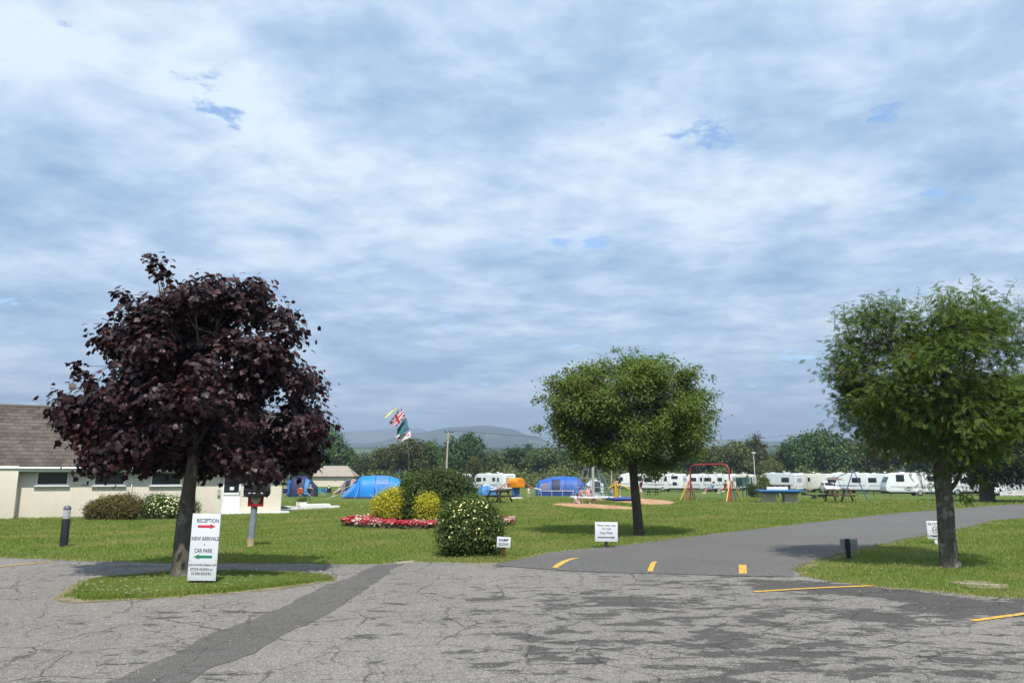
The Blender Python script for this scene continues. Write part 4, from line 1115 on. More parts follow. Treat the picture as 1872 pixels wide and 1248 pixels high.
# ------------------------------------------------------------------ buildings
MAT_RENDER = M('cream_render', (0.66, 0.60, 0.50), 0.9, 0.06, 1.6, 0.35, dirt=0.12)
MAT_UPVC = M('white_plastic', (0.74, 0.75, 0.76), 0.35, 0.03, spec=0.5)
MAT_WHITE = M('white_paint', (0.72, 0.71, 0.68), 0.6, 0.06, 3.0, dirt=0.2)
def make_tile():
    t = NT('concrete_tile')
    oi = t.node('ShaderNodeObjectInfo').outputs['Random']; isl = t.node('ShaderNodeNewGeometry').outputs['Random Per Island']
    r = t.math('FRACT', t.math('ADD', oi, isl))
    c = t.coord('Object'); p = t.pos()
    col = t.ramp(r, [(0, (0.068, 0.056, 0.049)), (.5, (0.090, 0.074, 0.064)), (1, (0.118, 0.097, 0.082))])
    col = t.mix(t.ramp(t.noise(p, 1.1, 6, .7), [(.48, 0.0), (.75, .7)]), col, (.155, .14, .12))
    col = t.mix(t.ramp(t.noise(p, 14, 4, .7), [(.62, 0.0), (.72, .5)]), col, (.30, .28, .22))
    return t.finish(t.principled(col, .92, t.bump(t.noise(p, 40, 4), .4, .01), spec=.15))
MAT_TILE = make_tile()
GLASS = glass_dark()
def window(parent, x, z, w, h, y=0.0, sill=True, mull=0, name='window'):
    fr = MB(); f = .055
    fr.box((x, y - .012, z + h - f / 2), (w, .07, f)).box((x, y - .012, z + f / 2), (w, .07, f))
    for s in (-1, 1): fr.box((x + s * (w - f) / 2, y - .0125, z + h / 2), (f, .069, h - 2 * f - .002))
    for k in range(mull): fr.box((x - w / 2 + w * (k + 1) / (mull + 1), y - .0125, z + h / 2), (.045, .069, h - 2 * f - .002))
    o = fr.build(name, MAT_UPVC, parent, bevel=.006)
    MB().box((x, y + .004, z + h / 2), (w - 2 * f + .01, .02, h - 2 * f + .01)).build('pane', GLASS, o, smooth=False)
    if sill: MB().box((x, y - .06, z - .03), (w + .14, .14, .05)).build('sill', MAT_UPVC, o, bevel=.008)
    return o
def reception():
    A0, B = G(0, 948), G(513, 937)
    e = (B - A0).normalized(); e.z = 0; e.normalize(); rz = math.atan2(e.y, e.x)
    t = thing('reception_building', 'long cream bungalow with brown tiled roof behind the maple', 'building', (B.x, B.y, B.z), rz)
    def lx(p, off=0.0):
        k = (p - 936) / 1373.0
        return (k * B.y - B.x) / (e.x - k * e.y)
    def lz(p, py):
        s = lx(p); Q = B + e * s; return P(p, py, Q.y).z - B.z
    L = 18.0; W = 7.6; Hh = 2.42
    MB().box((-L / 2, W / 2, Hh / 2 - .3), (L, W, Hh + .6)).build('wall', MAT_RENDER, t, bevel=.02)
    # the front room stands forward of the rest
    xp = lx(37); MB().box((-L / 2 + xp / 2 - .0, -.21, Hh / 2 - .31), (L + xp, .50, Hh + .56)).build('front_wall', MAT_RENDER, t, bevel=.02)
    gb = MB().add([(0.003, 0, Hh - .02), (0.003, W, Hh - .02), (0.003, W / 2, 5.2), (-.2, 0, Hh - .02), (-.2, W, Hh - .02), (-.2, W / 2, 5.2)], [(0, 1, 2), (3, 5, 4), (0, 3, 4, 1), (1, 4, 5, 2), (2, 5, 3, 0)]); gb.build('gable', MAT_RENDER, t)
    ye, ze, yr, zr = -.42, 2.34, W / 2, 5.42
    rf = MB()
    for s in (1,):
        rf.add([(-L - .3, ye, ze), (.25, ye, ze), (.25, yr, zr), (-L - .3, yr, zr), (-L - .3, W - ye, ze), (.25, W - ye, ze),
                (-L - .3, ye, ze - .1), (.25, ye, ze - .1), (.25, yr, zr - .12), (-L - .3, yr, zr - .12), (-L - .3, W - ye, ze - .1), (.25, W - ye, ze - .1)],
               [(0, 1, 2, 3), (3, 2, 5, 4), (7, 6, 9, 8), (8, 9, 10, 11), (0, 6, 7, 1), (1, 7, 8, 2), (2, 8, 11, 5), (5, 11, 10, 4), (4, 10, 9, 3), (3, 9, 6, 0)])
    roof = rf.build('roof', M('roof_underlay', (.07, .06, .055), .95), t, smooth=False)
    sl = math.atan2(zr - ze, yr - ye); SLn = math.hypot(zr - ze, yr - ye); rows = 17; g = SLn / rows; tw = .33
    tile = MB().box((0, 0, 0), (tw - .006, g * 1.18, .03)).mesh('tile', bevel=.004, seg=1)
    tile.materials.append(MAT_TILE)
    rest = MB(); xmin_vis, xmax_vis = lx(-12), lx(168)
    R = Matrix.Rotation(sl - .055, 3, 'X')
    for r in range(rows):
        d = (r + .5) * g; y = ye + d * math.cos(sl); z = ze + d * math.sin(sl) + .034
        off = (r % 2) * tw / 2
        for c in range(int(L / tw) + 2):
            x = .2 - (c + .5) * tw - off + tw / 2
            if x < -L - .2 or x > .2: continue
            jz = .004 * mnoise.noise(Vector((x * 3, r * 1.7, 0)))
            if xmin_vis < x < xmax_vis:
                o = bpy.data.objects.new('tile', tile); link(o, roof); o.location = (x, y, z + jz); o.rotation_euler = (sl - .055 + .01 * mnoise.noise(Vector((x * 5, r, 2))), 0, .006 * mnoise.noise(Vector((x * 4, r * 3, 7))))
            else:
                rest.box((x, y, z + jz), (tw - .006, g * 1.18, .03), R)
    tag(rest.build('roof_tiles', MAT_TILE, roof, smooth=False, fix=False), kind='stuff')
    rg = MB(); rg.tube([(-L - .3, yr, zr + .02), (.25, yr, zr + .02)], .11, 10); rg.build('ridge_tiles', MAT_TILE, roof)
    MB().box((-L / 2, ye + .012, ze - .105), (L + .5, .022, .19)).build('fascia', MAT_UPVC, t)
    gt = MB(); gt.tube([(-L - .3, ye - .055, ze - .045), (.27, ye - .055, ze - .045)], .055, 10); gt.build('gutter', MAT_UPVC, t)
    xd = lx(243); MB().tube([(xd, -.05, 0), (xd, -.05, 2.1), (xd, ye + .02, ze - .1)], .034, 8).build('downpipe', MAT_UPVC, t)
    for a, b_ in ((68, 127), (173, 230), (277, 333)):
        x0, x1 = lx(a), lx(b_); z0, z1 = lz(a, 887), lz(a, 858 if a < 100 else 861)
        window(t, (x0 + x1) / 2, z0, x1 - x0, .66, 0)
    # door with glazed top, notice and handle
    x0, x1 = lx(408), lx(442); w = x1 - x0; xc = (x0 + x1) / 2; zb = lz(425, 938.5)
    d = MB(); f = .09
    for s in (-1, 1): d.box((xc + s * (w - f) / 2, -.03, zb + 1.03), (f, .07, 2.06))
    d.box((xc, -.03, zb + 2.02), (w - 2 * f - .004, .069, .09)).box((xc, -.03, zb + 1.0), (w - 2 * f - .004, .066, .12)).box((xc, -.03, zb + .06), (w - 2 * f - .004, .066, .12))
    door = d.build('door', MAT_UPVC, t, bevel=.006)
    MB().box((xc, -.015, zb + .53), (w - 2 * f + .01, .03, .84)).build('panel', MAT_UPVC, door, bevel=.004)
    MB().box((xc, -.012, zb + 1.53), (w - 2 * f + .01, .02, .94)).build('pane', GLASS, door, smooth=False)
    MB().box((xc + .02, -.026, zb + 1.27), (.2, .004, .16)).build('notice', M('paper_white', (.75, .8, .85), .7), door, smooth=False)
    MB().box((xc + w / 2 - .05, -.09, zb + 1.05), (.03, .03, .22)).build('handle', M('dark_metal', (.08, .08, .085), .4, metallic=.6), door, bevel=.006)
    window(t, lx(450.5), zb + .9, lx(456) - lx(445), 1.15, 0, False, name='side_window')
    MB().box((lx(402.5), -.06, lz(402, 902)), (.13, .11, .17)).box((lx(402.5), -.06, lz(402, 902) + .2), (.10, .10, .13)).build('wall_lamp', M('grey_plastic', (.45, .44, .42), .5), t, bevel=.01)
    # white painted apron along the foot of the wall
    ap = MB().box((lx(470) , -.34, -.02), (lx(530) - lx(408), .64, .22)); ap.build('painted_apron', MAT_WHITE, t, bevel=.015)
    return t, lx, B, e
reception()
# low white wall and planter past the end of the bungalow
def low_wall():
    base = G(560, 930); t = thing('low_white_wall', 'low white painted stepped wall on the lawn past the bungalow', 'wall', base)
    def q(px_, py_): p = G(px_, py_) - base; return p
    def strip(a, b_, w, z0, z1, nm):
        a, b_ = q(*a), q(*b_); d = (b_ - a).normalized(); s = Vector((-d.y, d.x, 0)) * w
        MB().prism_xy([(a.x, a.y), (b_.x, b_.y), (b_.x + s.x, b_.y + s.y), (a.x + s.x, a.y + s.y)], z0, z1).build(nm, MAT_WHITE, t, bevel=.02)
    strip((500, 936.5), (550, 931.5), .35, -.1, .11, 'wall_run'); strip((550, 931.5), (604, 929), .5, -.1, .30, 'raised_run'); strip((603, 929.2), (621, 928), .45, -.1, .17, 'end_run')
    strip((513, 926.5), (552, 930.3), .25, -.1, .09, 'back_run')
    b = G(552, 926); p = thing('planter_box', 'white planter box with a small green plant beside the low white wall', 'planter', b)
    MB().prism_xy([(-.32, -.2), (.32, -.2), (.32, .2), (-.32, .2)], -.05, .3).build('box', MAT_WHITE, p, bevel=.015)
    MB().box((0, 0, .302), (.56, .32, .03)).build('soil', MATS['dark_soil'], p)
    rs = np.random.RandomState(4); C = rs.normal(0, 1, (40, 3)) * np.array([.18, .12, .09]) + np.array([0.02, 0, .44]); Q, QO, _ = expand(C, unit(C - np.array([0, 0, .3])), 14, (.05, .05, .04), rs, 0)
    mesh_obj('plant', leaves_mesh('plant', Q, QO, SIMPLE, .07, rs), p, MAT_POTENTILLA)
low_wall()
def outbuilding():
    Y = 150; a, b_ = GX(567, Y), GX(647, Y); w = b_.x - a.x; c = (a + b_) / 2
    t = thing('outbuilding', 'cream outbuilding with grey hipped roof behind the camping chairs', 'building', c)
    MB().box((0, 2.5, .7), (w - .7, 5, 2.2)).build('wall', MAT_RENDER, t)
    zt, ze = P(600, 851, Y + 2.5).z - c.z, P(600, 870, Y).z - c.z; x = w / 2
    rf = MB().add([(-x, -.4, ze), (x, -.4, ze), (x, 5.4, ze), (-x, 5.4, ze), (-x + 2.0, 2.5, zt), (x - 2.0, 2.5, zt), (-x, -.4, ze - .12), (x, -.4, ze - .12), (x, 5.4, ze - .12), (-x, 5.4, ze - .12)],
                  [(0, 1, 5, 4), (1, 2, 5), (2, 3, 4, 5), (3, 0, 4), (6, 9, 8, 7), (0, 6, 7, 1), (1, 7, 8, 2), (2, 8, 9, 3), (3, 9, 6, 0)])
    rf.build('roof', M('grey_roof_tile', (.30, .26, .215), .95, .22, 2.5, .5), t, smooth=False)
    MB().box((0, -.42, ze - .1), (w, .04, .13)).build('gutter', M('brown_plastic', (.13, .11, .09), .6), t)
    MB().box((.65, -.08, 1.35), (.22, .18, .28)).build('wall_lamp', MATS['grey_plastic'], t)
    MB().tube([(-x + 1.2, -.05, 0), (-x + 1.2, -.05, ze - .1)], .05, 8).build('downpipe', M('grey_plastic', (.45, .44, .42)), t)
outbuilding()
def lodge():
    Y = 84; a = GX(1828, Y); t = thing('holiday_lodge', 'beige lodge with glazed doors behind a white railing', 'building', a, -.06)
    MB().box((5.2, 3.6, 1.0), (8.6, 4, 2.6)).build('wall', M('beige_cladding', (.40, .36, .27), .8, .08), t)
    for k in range(7):
        x = 2.1 + k * .95; f = MB()
        for s in (-1, 1): f.box((x + s * .42, 1.57, 1.25), (.07, .06, 1.75))
        f.box((x, 1.57, 2.1), (.77, .058, .07)).box((x, 1.57, .42), (.77, .058, .07)); o = f.build('glazed_door', MAT_UPVC, t)
        MB().box((x, 1.58, 1.25), (.78, .02, 1.65)).build('pane', M('lodge_glass', (.16, .19, .24), .2), o, smooth=False)
    rf = MB().add([(.4, 1.0, 2.35), (10, 1.0, 2.35), (10, 3.6, 3.2), (.4, 3.6, 3.2), (10, 6.2, 2.35), (.4, 6.2, 2.35), (.4, 1.0, 2.25), (10, 1.0, 2.25), (10, 6.2, 2.25), (.4, 6.2, 2.25)], [(0, 1, 2, 3), (3, 2, 4, 5), (6, 9, 8, 7), (0, 6, 7, 1), (1, 7, 8, 4, 2), (4, 8, 9, 5), (5, 9, 6, 0, 3)]); rf.build('roof', M('slate_roof', (.10, .11, .13), .8, .15), t, smooth=False)
    MB().box((5.2, .97, 2.3), (9.6, .05, .14)).build('fascia', MAT_UPVC, t)
    dk = MB().box((5.0, .75, .02), (9.8, 1.5, .2)); dk.build('deck', M('deck_board', (.42, .40, .36), .8), t)
    MB().box((5, .02, 1.12), (9.8, .09, .07)).build('handrail', MAT_UPVC, t); MB().box((5, .02, .2), (9.8, .06, .07)).build('bottom_rail', MAT_UPVC, t)
    pm = MB().box((0, 0, .62), (.11, .11, 1.25)).mesh('post'); pm.materials.append(MAT_UPVC); bmsh = MB().box((0, 0, .65), (.045, .045, .86)).mesh('baluster'); bmsh.materials.append(MAT_UPVC)
    for k in range(8):
        o = bpy.data.objects.new('post', pm); link(o, t); o.location = (.1 + k * 1.38, .02, 0)
    for k in range(76):
        o = bpy.data.objects.new('baluster', bmsh); link(o, t); o.location = (.2 + k * .125, .02, 0)
lodge()

# ------------------------------------------------------------------ signs
def text_part(s, parent, mat, xc, zc, h, w=None, y=-.02, name='lettering', bold=0.0):
    cu = bpy.data.curves.new('txt', 'FONT'); cu.body = s; cu.size = 1.0; cu.align_x = 'CENTER'; cu.extrude = .002; cu.offset = bold; cu.resolution_u = 3
    ob = bpy.data.objects.new('txt', cu); COL.objects.link(ob)
    dg = bpy.context.evaluated_depsgraph_get()
    me = bpy.data.meshes.new_from_object(ob.evaluated_get(dg))
    bpy.data.objects.remove(ob); bpy.data.curves.remove(cu)
    co = np.zeros(len(me.vertices) * 3); me.vertices.foreach_get('co', co); co = co.reshape(-1, 3)
    mx, mn = co.max(0), co.min(0)
    sy = h / (mx[1] - mn[1]); sx = (w / (mx[0] - mn[0])) if w else sy
    out = np.stack([(co[:, 0] - (mx[0] + mn[0]) / 2) * sx + xc, y - co[:, 2] * 0.5, (co[:, 1] - (mx[1] + mn[1]) / 2) * sy + zc], 1)
    me.vertices.foreach_set('co', out.ravel()); me.update()
    me.materials.clear(); me.materials.append(mat)
    return mesh_obj(name, me, parent)
def arrow_part(parent, mat, x0, x1, zc, th, head, y=-.02, name='arrow'):
    """points from x0 towards x1"""
    s = 1 if x1 > x0 else -1; xh = x1 - s * head * 1.1
    poly = [(x0, zc - th / 2), (xh, zc - th / 2), (xh, zc - head / 2), (x1, zc), (xh, zc + head / 2), (xh, zc + th / 2), (x0, zc + th / 2)]
    return MB().prism_xz(poly, y - .0015, y + .0015).build(name, mat, parent, smooth=False)
MAT_BOARD = M('sign_board_white', (.66, .69, .74), .4, .03, 4)
MAT_INK = M('sign_black', (.035, .036, .045), .6, .1)
MAT_INK_GREY = M('sign_faded_black', (.12, .13, .15), .6, .1)
MAT_POST_BROWN = M('stained_post', (.075, .035, .022), .8, .25, 8, .4)
MAT_POST_DARK = M('dark_post', (.03, .024, .02), .85, .25, 8, .4)
def sign_frame(name, label, base_px, board, tilt=0.0, rz=0.0):
    b = G(*base_px); t = thing(name, label, 'sign', b, rz); k = b.y / (CP * FPX) * 1.0
    x0, x1, y0, y1 = board
    pt = lambda a, c: (P(a, c, b.y) - b)
    A, Cc = pt(x0, y1), pt(x1, y0)
    return t, b, A.x, Cc.x, A.z, Cc.z
def reception_sign():
    t, b, x0, x1, z0, z1 = sign_frame('reception_sign', 'tall white sign reading RECEPTION, NEW ARRIVALS and CAR PARK with arrows', (374, 1074), (344, 403.5, 938, 1060))
    xc = (x0 + x1) / 2; w = x1 - x0; h = z1 - z0
    MB().box((xc, -.035, (z0 + z1) / 2), (w, .014, h)).build('board', MAT_BOARD, t, bevel=.003)
    MB().box((xc + .01, .03, (z1 - .1) / 2 - .1), (.11, .11, z1 + .0)).build('post', MAT_POST_BROWN, t, bevel=.008)
    MB().prism_xy([(-.16, -.14), (.14, -.16), (.17, .13), (-.13, .15)], -.05, .035).build('footing', M('concrete_slab', (.36, .33, .26)), t, bevel=.01)
    u = lambda p: xc + (p - 373.8) / 59.5 * w
    v = lambda p: z1 - (p - 938) / 122 * h
    s = h / 122; Y = -.0435
    red, green = M('sign_red', (.56, .03, .06), .5, .05), M('sign_green', (.015, .21, .11), .5, .05)
    text_part('RECEPTION', t, MAT_INK, u(377.5), v(951), 7.4 * s, 41 * s, Y, bold=.012)
    arrow_part(t, red, u(357), u(394.5), v(961.6), 4.6 * s, 9 * s, Y)
    text_part('NEW ARRIVALS', t, MAT_INK, u(375.3), v(984), 7.4 * s, 50 * s, Y, bold=.012)
    text_part('+', t, MAT_INK, u(374), v(995), 3.2 * s, None, Y, bold=.012)
    text_part('CAR PARK', t, MAT_INK, u(373.5), v(1006), 7.4 * s, 33.5 * s, Y, bold=.012)
    arrow_part(t, green, u(392.5), u(353.5), v(1017), 4.8 * s, 9 * s, Y)
    text_part('Late arrivals please call:', t, MAT_INK, u(373), v(1032), 6.0 * s, 53 * s, Y, bold=.006)
    text_part('07729 453493 or', t, MAT_INK, u(372.5), v(1039.8), 5.0 * s, 41.5 * s, Y, bold=.006)
    text_part('01548 830542', t, MAT_INK, u(372.2), v(1047.4), 5.0 * s, 36.5 * s, Y, bold=.006)
    sm = MB().lathe([(.006, 0), (.006, .003), (.003, .005)], 8).mesh('screw'); sm.materials.append(M('steel', (.35, .35, .36), .4, metallic=.8))
    for sx in (-.46, .46):
        for f in (.03, .3, .62, .97):
            o = bpy.data.objects.new('screw', sm); link(o, t); o.location = (xc + sx * w, Y + .001, z0 + f * h); o.rotation_euler = (math.pi / 2, 0, 0)
    t.rotation_euler = (0, math.radians(.8), math.radians(2))
reception_sign()
def ramp_sign():
    t, b, x0, x1, z0, z1 = sign_frame('ramp_sign', 'small white sign reading RAMP SLOW! on a short brown post', (920, 1020), (907, 932, 980.5, 999.5))
    xc, w, h = (x0 + x1) / 2, x1 - x0, z1 - z0
    MB().box((xc, -.03, (z0 + z1) / 2), (w, .01, h)).build('board', MAT_BOARD, t, bevel=.002)
    MB().box((xc, .005, z0 / 2 + .04), (.07, .05, z0 + .2)).build('post', MAT_POST_BROWN, t, bevel=.005)
    text_part('RAMP', t, MAT_INK, xc, z0 + h * .70, h * .27, w * .70, -.037, bold=.02); text_part('SLOW!', t, MAT_INK, xc, z0 + h * .30, h * .27, w * .72, -.037, bold=.02)
    t.rotation_euler = (0, math.radians(3), math.radians(-4))
ramp_sign()
def dog_sign():
    t, b, x0, x1, z0, z1 = sign_frame('dog_walk_sign', 'white sign asking to keep dogs on lead with a Dog Walk arrow', (1107.5, 1001), (1087, 1128, 953.5, 989))
    xc, w, h = (x0 + x1) / 2, x1 - x0, z1 - z0
    MB().box((xc, -.03, (z0 + z1) / 2), (w, .012, h)).build('board', MAT_BOARD, t, bevel=.003)
    MB().box((xc, .008, z0 / 2), (.075, .06, z0 + .3)).build('post', MAT_POST_DARK, t, bevel=.005)
    Y = -.0375
    text_part('Please keep dogs', t, MAT_INK_GREY, xc, z0 + h * .82, h * .13, w * .82, Y, bold=.01); text_part('On Lead', t, MAT_INK_GREY, xc, z0 + h * .665, h * .12, w * .40, Y, bold=.01)
    text_part('Dog Walk', t, MAT_INK, xc, z0 + h * .43, h * .15, w * .56, Y, bold=.012); arrow_part(t, MAT_INK, xc - w * .38, xc + w * .38, z0 + h * .21, h * .045, h * .12, Y)
    t.rotation_euler = (0, math.radians(1), math.radians(3))
dog_sign()
def slow_sign():
    t, b, x0, x1, z0, z1 = sign_frame('speed_sign', 'white SLOW 10MPH sign with a ringed number partly behind the rowan trunk', (1709, 994), (1695, 1722, 951.5, 984))
    xc, w, h = (x0 + x1) / 2, x1 - x0, z1 - z0
    MB().box((xc, -.03, (z0 + z1) / 2), (w, .012, h)).build('board', MAT_BOARD, t, bevel=.003)
    MB().box((xc, .008, z0 / 2), (.07, .06, z0 + .3)).build('post', MAT_WHITE, t, bevel=.005)
    Y = -.0375; zc = z0 + h * .5
    text_part('SLOW!', t, MAT_INK, xc, z0 + h * .84, h * .15, w * .86, Y, bold=.015); text_part('10MPH', t, MAT_INK, xc, z0 + h * .15, h * .15, w * .90, Y, bold=.015); text_part('10', t, MAT_INK, xc, zc, h * .20, None, Y, bold=.015)
    ring = MB(); n = 28; R1, R2 = h * .205, h * .165
    vs = [(xc + r * math.cos(2 * math.pi * k / n), Y, zc + r * math.sin(2 * math.pi * k / n)) for r in (R1, R2) for k in range(n)]
    ring.add(vs, [(k, (k + 1) % n, n + (k + 1) % n, n + k) for k in range(n)]).build('ring', M('ring_purple', (.22, .05, .12), .5), t, smooth=False)
slow_sign()
def back_sign():
    t, b, x0, x1, z0, z1 = sign_frame('blank_sign', 'grey back of a small sign on a black post at the verge tip', (1551.5, 1020), (1538, 1569, 985, 1004))
    MB().box(((x0 + x1) / 2, .05, (z0 + z1) / 2), (x1 - x0, .01, z1 - z0)).build('board', M('aluminium_grey', (.30, .305, .31), .45, .06, metallic=.0), t, bevel=.002)
    MB().box((0, 0, z1 / 2 - .05), (.075, .08, z1 + .12)).build('post', M('black_post', (.012, .012, .014), .6, .2), t, bevel=.006)
back_sign()

# ------------------------------------------------------------------ bollard light and dog-waste bin
def bollard():
    b = G(116, 999); t = thing('bollard_light', 'black bollard light with clear ribbed head on the lawn', 'bollard', b)
    H = P(116, 923, b.y).z - b.z; r = .085
    pr = [(r * 1.02, -.05), (r, .01), (r, H * .66), (r * .96, H * .67)]
    MB().lathe(pr, 20).build('post', M('bollard_black', (.022, .022, .028), .45, .2), t)
    for k in range(10):
        a = 2 * math.pi * k / 10; MB().box((r * math.cos(a), r * math.sin(a), H * .34), (.012, .012, H * .62), a).build('flute', MATS['bollard_black'], t)
    pr = [(r * .86, H * .67)]
    for k in range(6): z = H * (.685 + .034 * k); pr += [(r * 1.0, z), (r * 1.0, z + H * .016), (r * .8, z + H * .020)]
    MB().lathe(pr, 20).build('lens', M('ribbed_lens', (.55, .57, .60), .2, .1, spec=.7), t)
    MB().lathe([(r * 1.02, H * .885), (r * 1.02, H * .93), (r * .85, H * .97), (r * .4, H * .995), (.01, H)], 20).build('cap', M('cap_metal', (.13, .13, .15), .35, .2, metallic=.3), t)
bollard()
def dog_bin():
    b = G(458, 998.5); t = thing('dog_waste_bin', 'black dog-waste bin with red notice on a grey post', 'bin', b)
    k = b.y / (FPX * CP); pz = lambda y: P(462, y, b.y).z - b.z
    g = M('galvanised_grey', (.20, .23, .28), .55, .2, 9, .2, dirt=.4)
    MB().tube([(0, 0, pz(992)), (.06, 0, pz(880))], .078, 14).build('post', g, t)
    MB().tube([(-.005, 0, -.05), (0, 0, pz(984)), (.002, 0, pz(983.5))], .086, 14).build('post_foot', M('bare_wood_foot', (.42, .33, .19), .8, .25, 7), t)
    pl = MB().box((.095, -.10, pz(910)), (.385, .02, pz(895) - pz(925))).build('notice_plate', M('notice_red', (.30, .018, .02), .5, .12), t, bevel=.012)
    ov = MB(); n = 26; ov.prism_xz([(.10 + .125 * math.cos(2 * math.pi * i / n), pz(908) + .16 * math.sin(2 * math.pi * i / n)) for i in range(n)], -.1165, -.1115); ov.build('oval_notice', M('oval_beige', (.45, .40, .32), .6), pl)
    dg = [(-.06, -.02), (-.03, .01), (.03, .012), (.055, .05), (.085, .045), (.09, .03), (.06, .015), (.05, -.02), (.045, -.07), (.03, -.07), (.03, -.03), (-.025, -.03), (-.035, -.07), (-.05, -.07)]
    MB().prism_xz([(.10 + x, pz(906) + z) for x, z in dg], -.121, -.1175).build('dog_symbol', M('dark_green_ink', (.012, .035, .02), .6), pl, smooth=False)
    # tub with domed lid
    bl = M('bin_black', (.018, .018, .021), .4, .2, spec=.5); zt, zb = pz(879), pz(908)
    prof = [(-.28, zb + .06), (-.26, zb + .02), (-.18, zb), (.18, zb), (.26, zb + .03), (.285, zb + .10), (.27, zt - .10), (.22, zt - .02), (.14, zt), (-.14, zt), (-.22, zt - .02), (-.27, zt - .10)]
    tub = MB().prism_xz([(x + .10, z) for x, z in prof], -.22, .12).build('tub', bl, t, bevel=.03, seg=3)
    MB().box((.10, -.225, zb + .16), (.56, .03, .03)).build('rim', bl, tub, bevel=.008)
    for x in (-.06, .24): MB().box((.02 + x, -.215, zb + .27), (.21, .03, .11), Matrix.Rotation(.35, 3, 'X')).build('lid_panel', M('bin_lid_grey', (.12, .13, .14), .45, .2), tub, bevel=.012)
    for x in (-.08, .03, .22): MB().box((.06 + x, -.238, zb + .10), (.06, .004, .02), Matrix.Rotation(.2 * x * 8, 3, 'Y')).build('label_strip', MAT_WHITE, tub, smooth=False)
dog_bin()
# ------------------------------------------------------------------ caravans, cars
MAT_TYRE = M('tyre_rubber', (.02, .02, .021), .85, .2)
MAT_RIM = M('wheel_rim', (.42, .43, .45), .35, .1, metallic=.6)
MAT_UNDER = M('underbody', (.025, .025, .027), .8)
MAT_LAMP_RED = M('tail_lamp', (.40, .02, .02), .3)
def wheel(parent, x, y, r, w=.2):
    def ring(prof, mt, nm, par):
        mb = MB(); n = 20; vs, fs = [], []
        for rr, yy in prof:
            for k in range(n):
                a = 2 * math.pi * k / n; vs.append((x + rr * math.cos(a), y + yy, r + rr * math.sin(a)))
        m = len(prof)
        for i in range(m - 1):
            for k in range(n): fs.append((i * n + k, i * n + (k + 1) % n, (i + 1) * n + (k + 1) % n, (i + 1) * n + k))
        fs.append(tuple(range(n))); fs.append(tuple((m - 1) * n + k for k in range(n)))
        return mb.add(vs, fs).build(nm, mt, par)
    t = ring([(r * .7, -w / 2), (r * .96, -w / 2), (r, -w / 4), (r, w / 4), (r * .96, w / 2), (r * .7, w / 2)], MAT_TYRE, 'wheel', parent)
    ring([(r * .15, -w / 2 - .03), (r * .6, -w / 2 - .012), (r * .69, -w / 2 + .02), (r * .69, -w / 2 + .05)], MAT_RIM, 'rim', t)
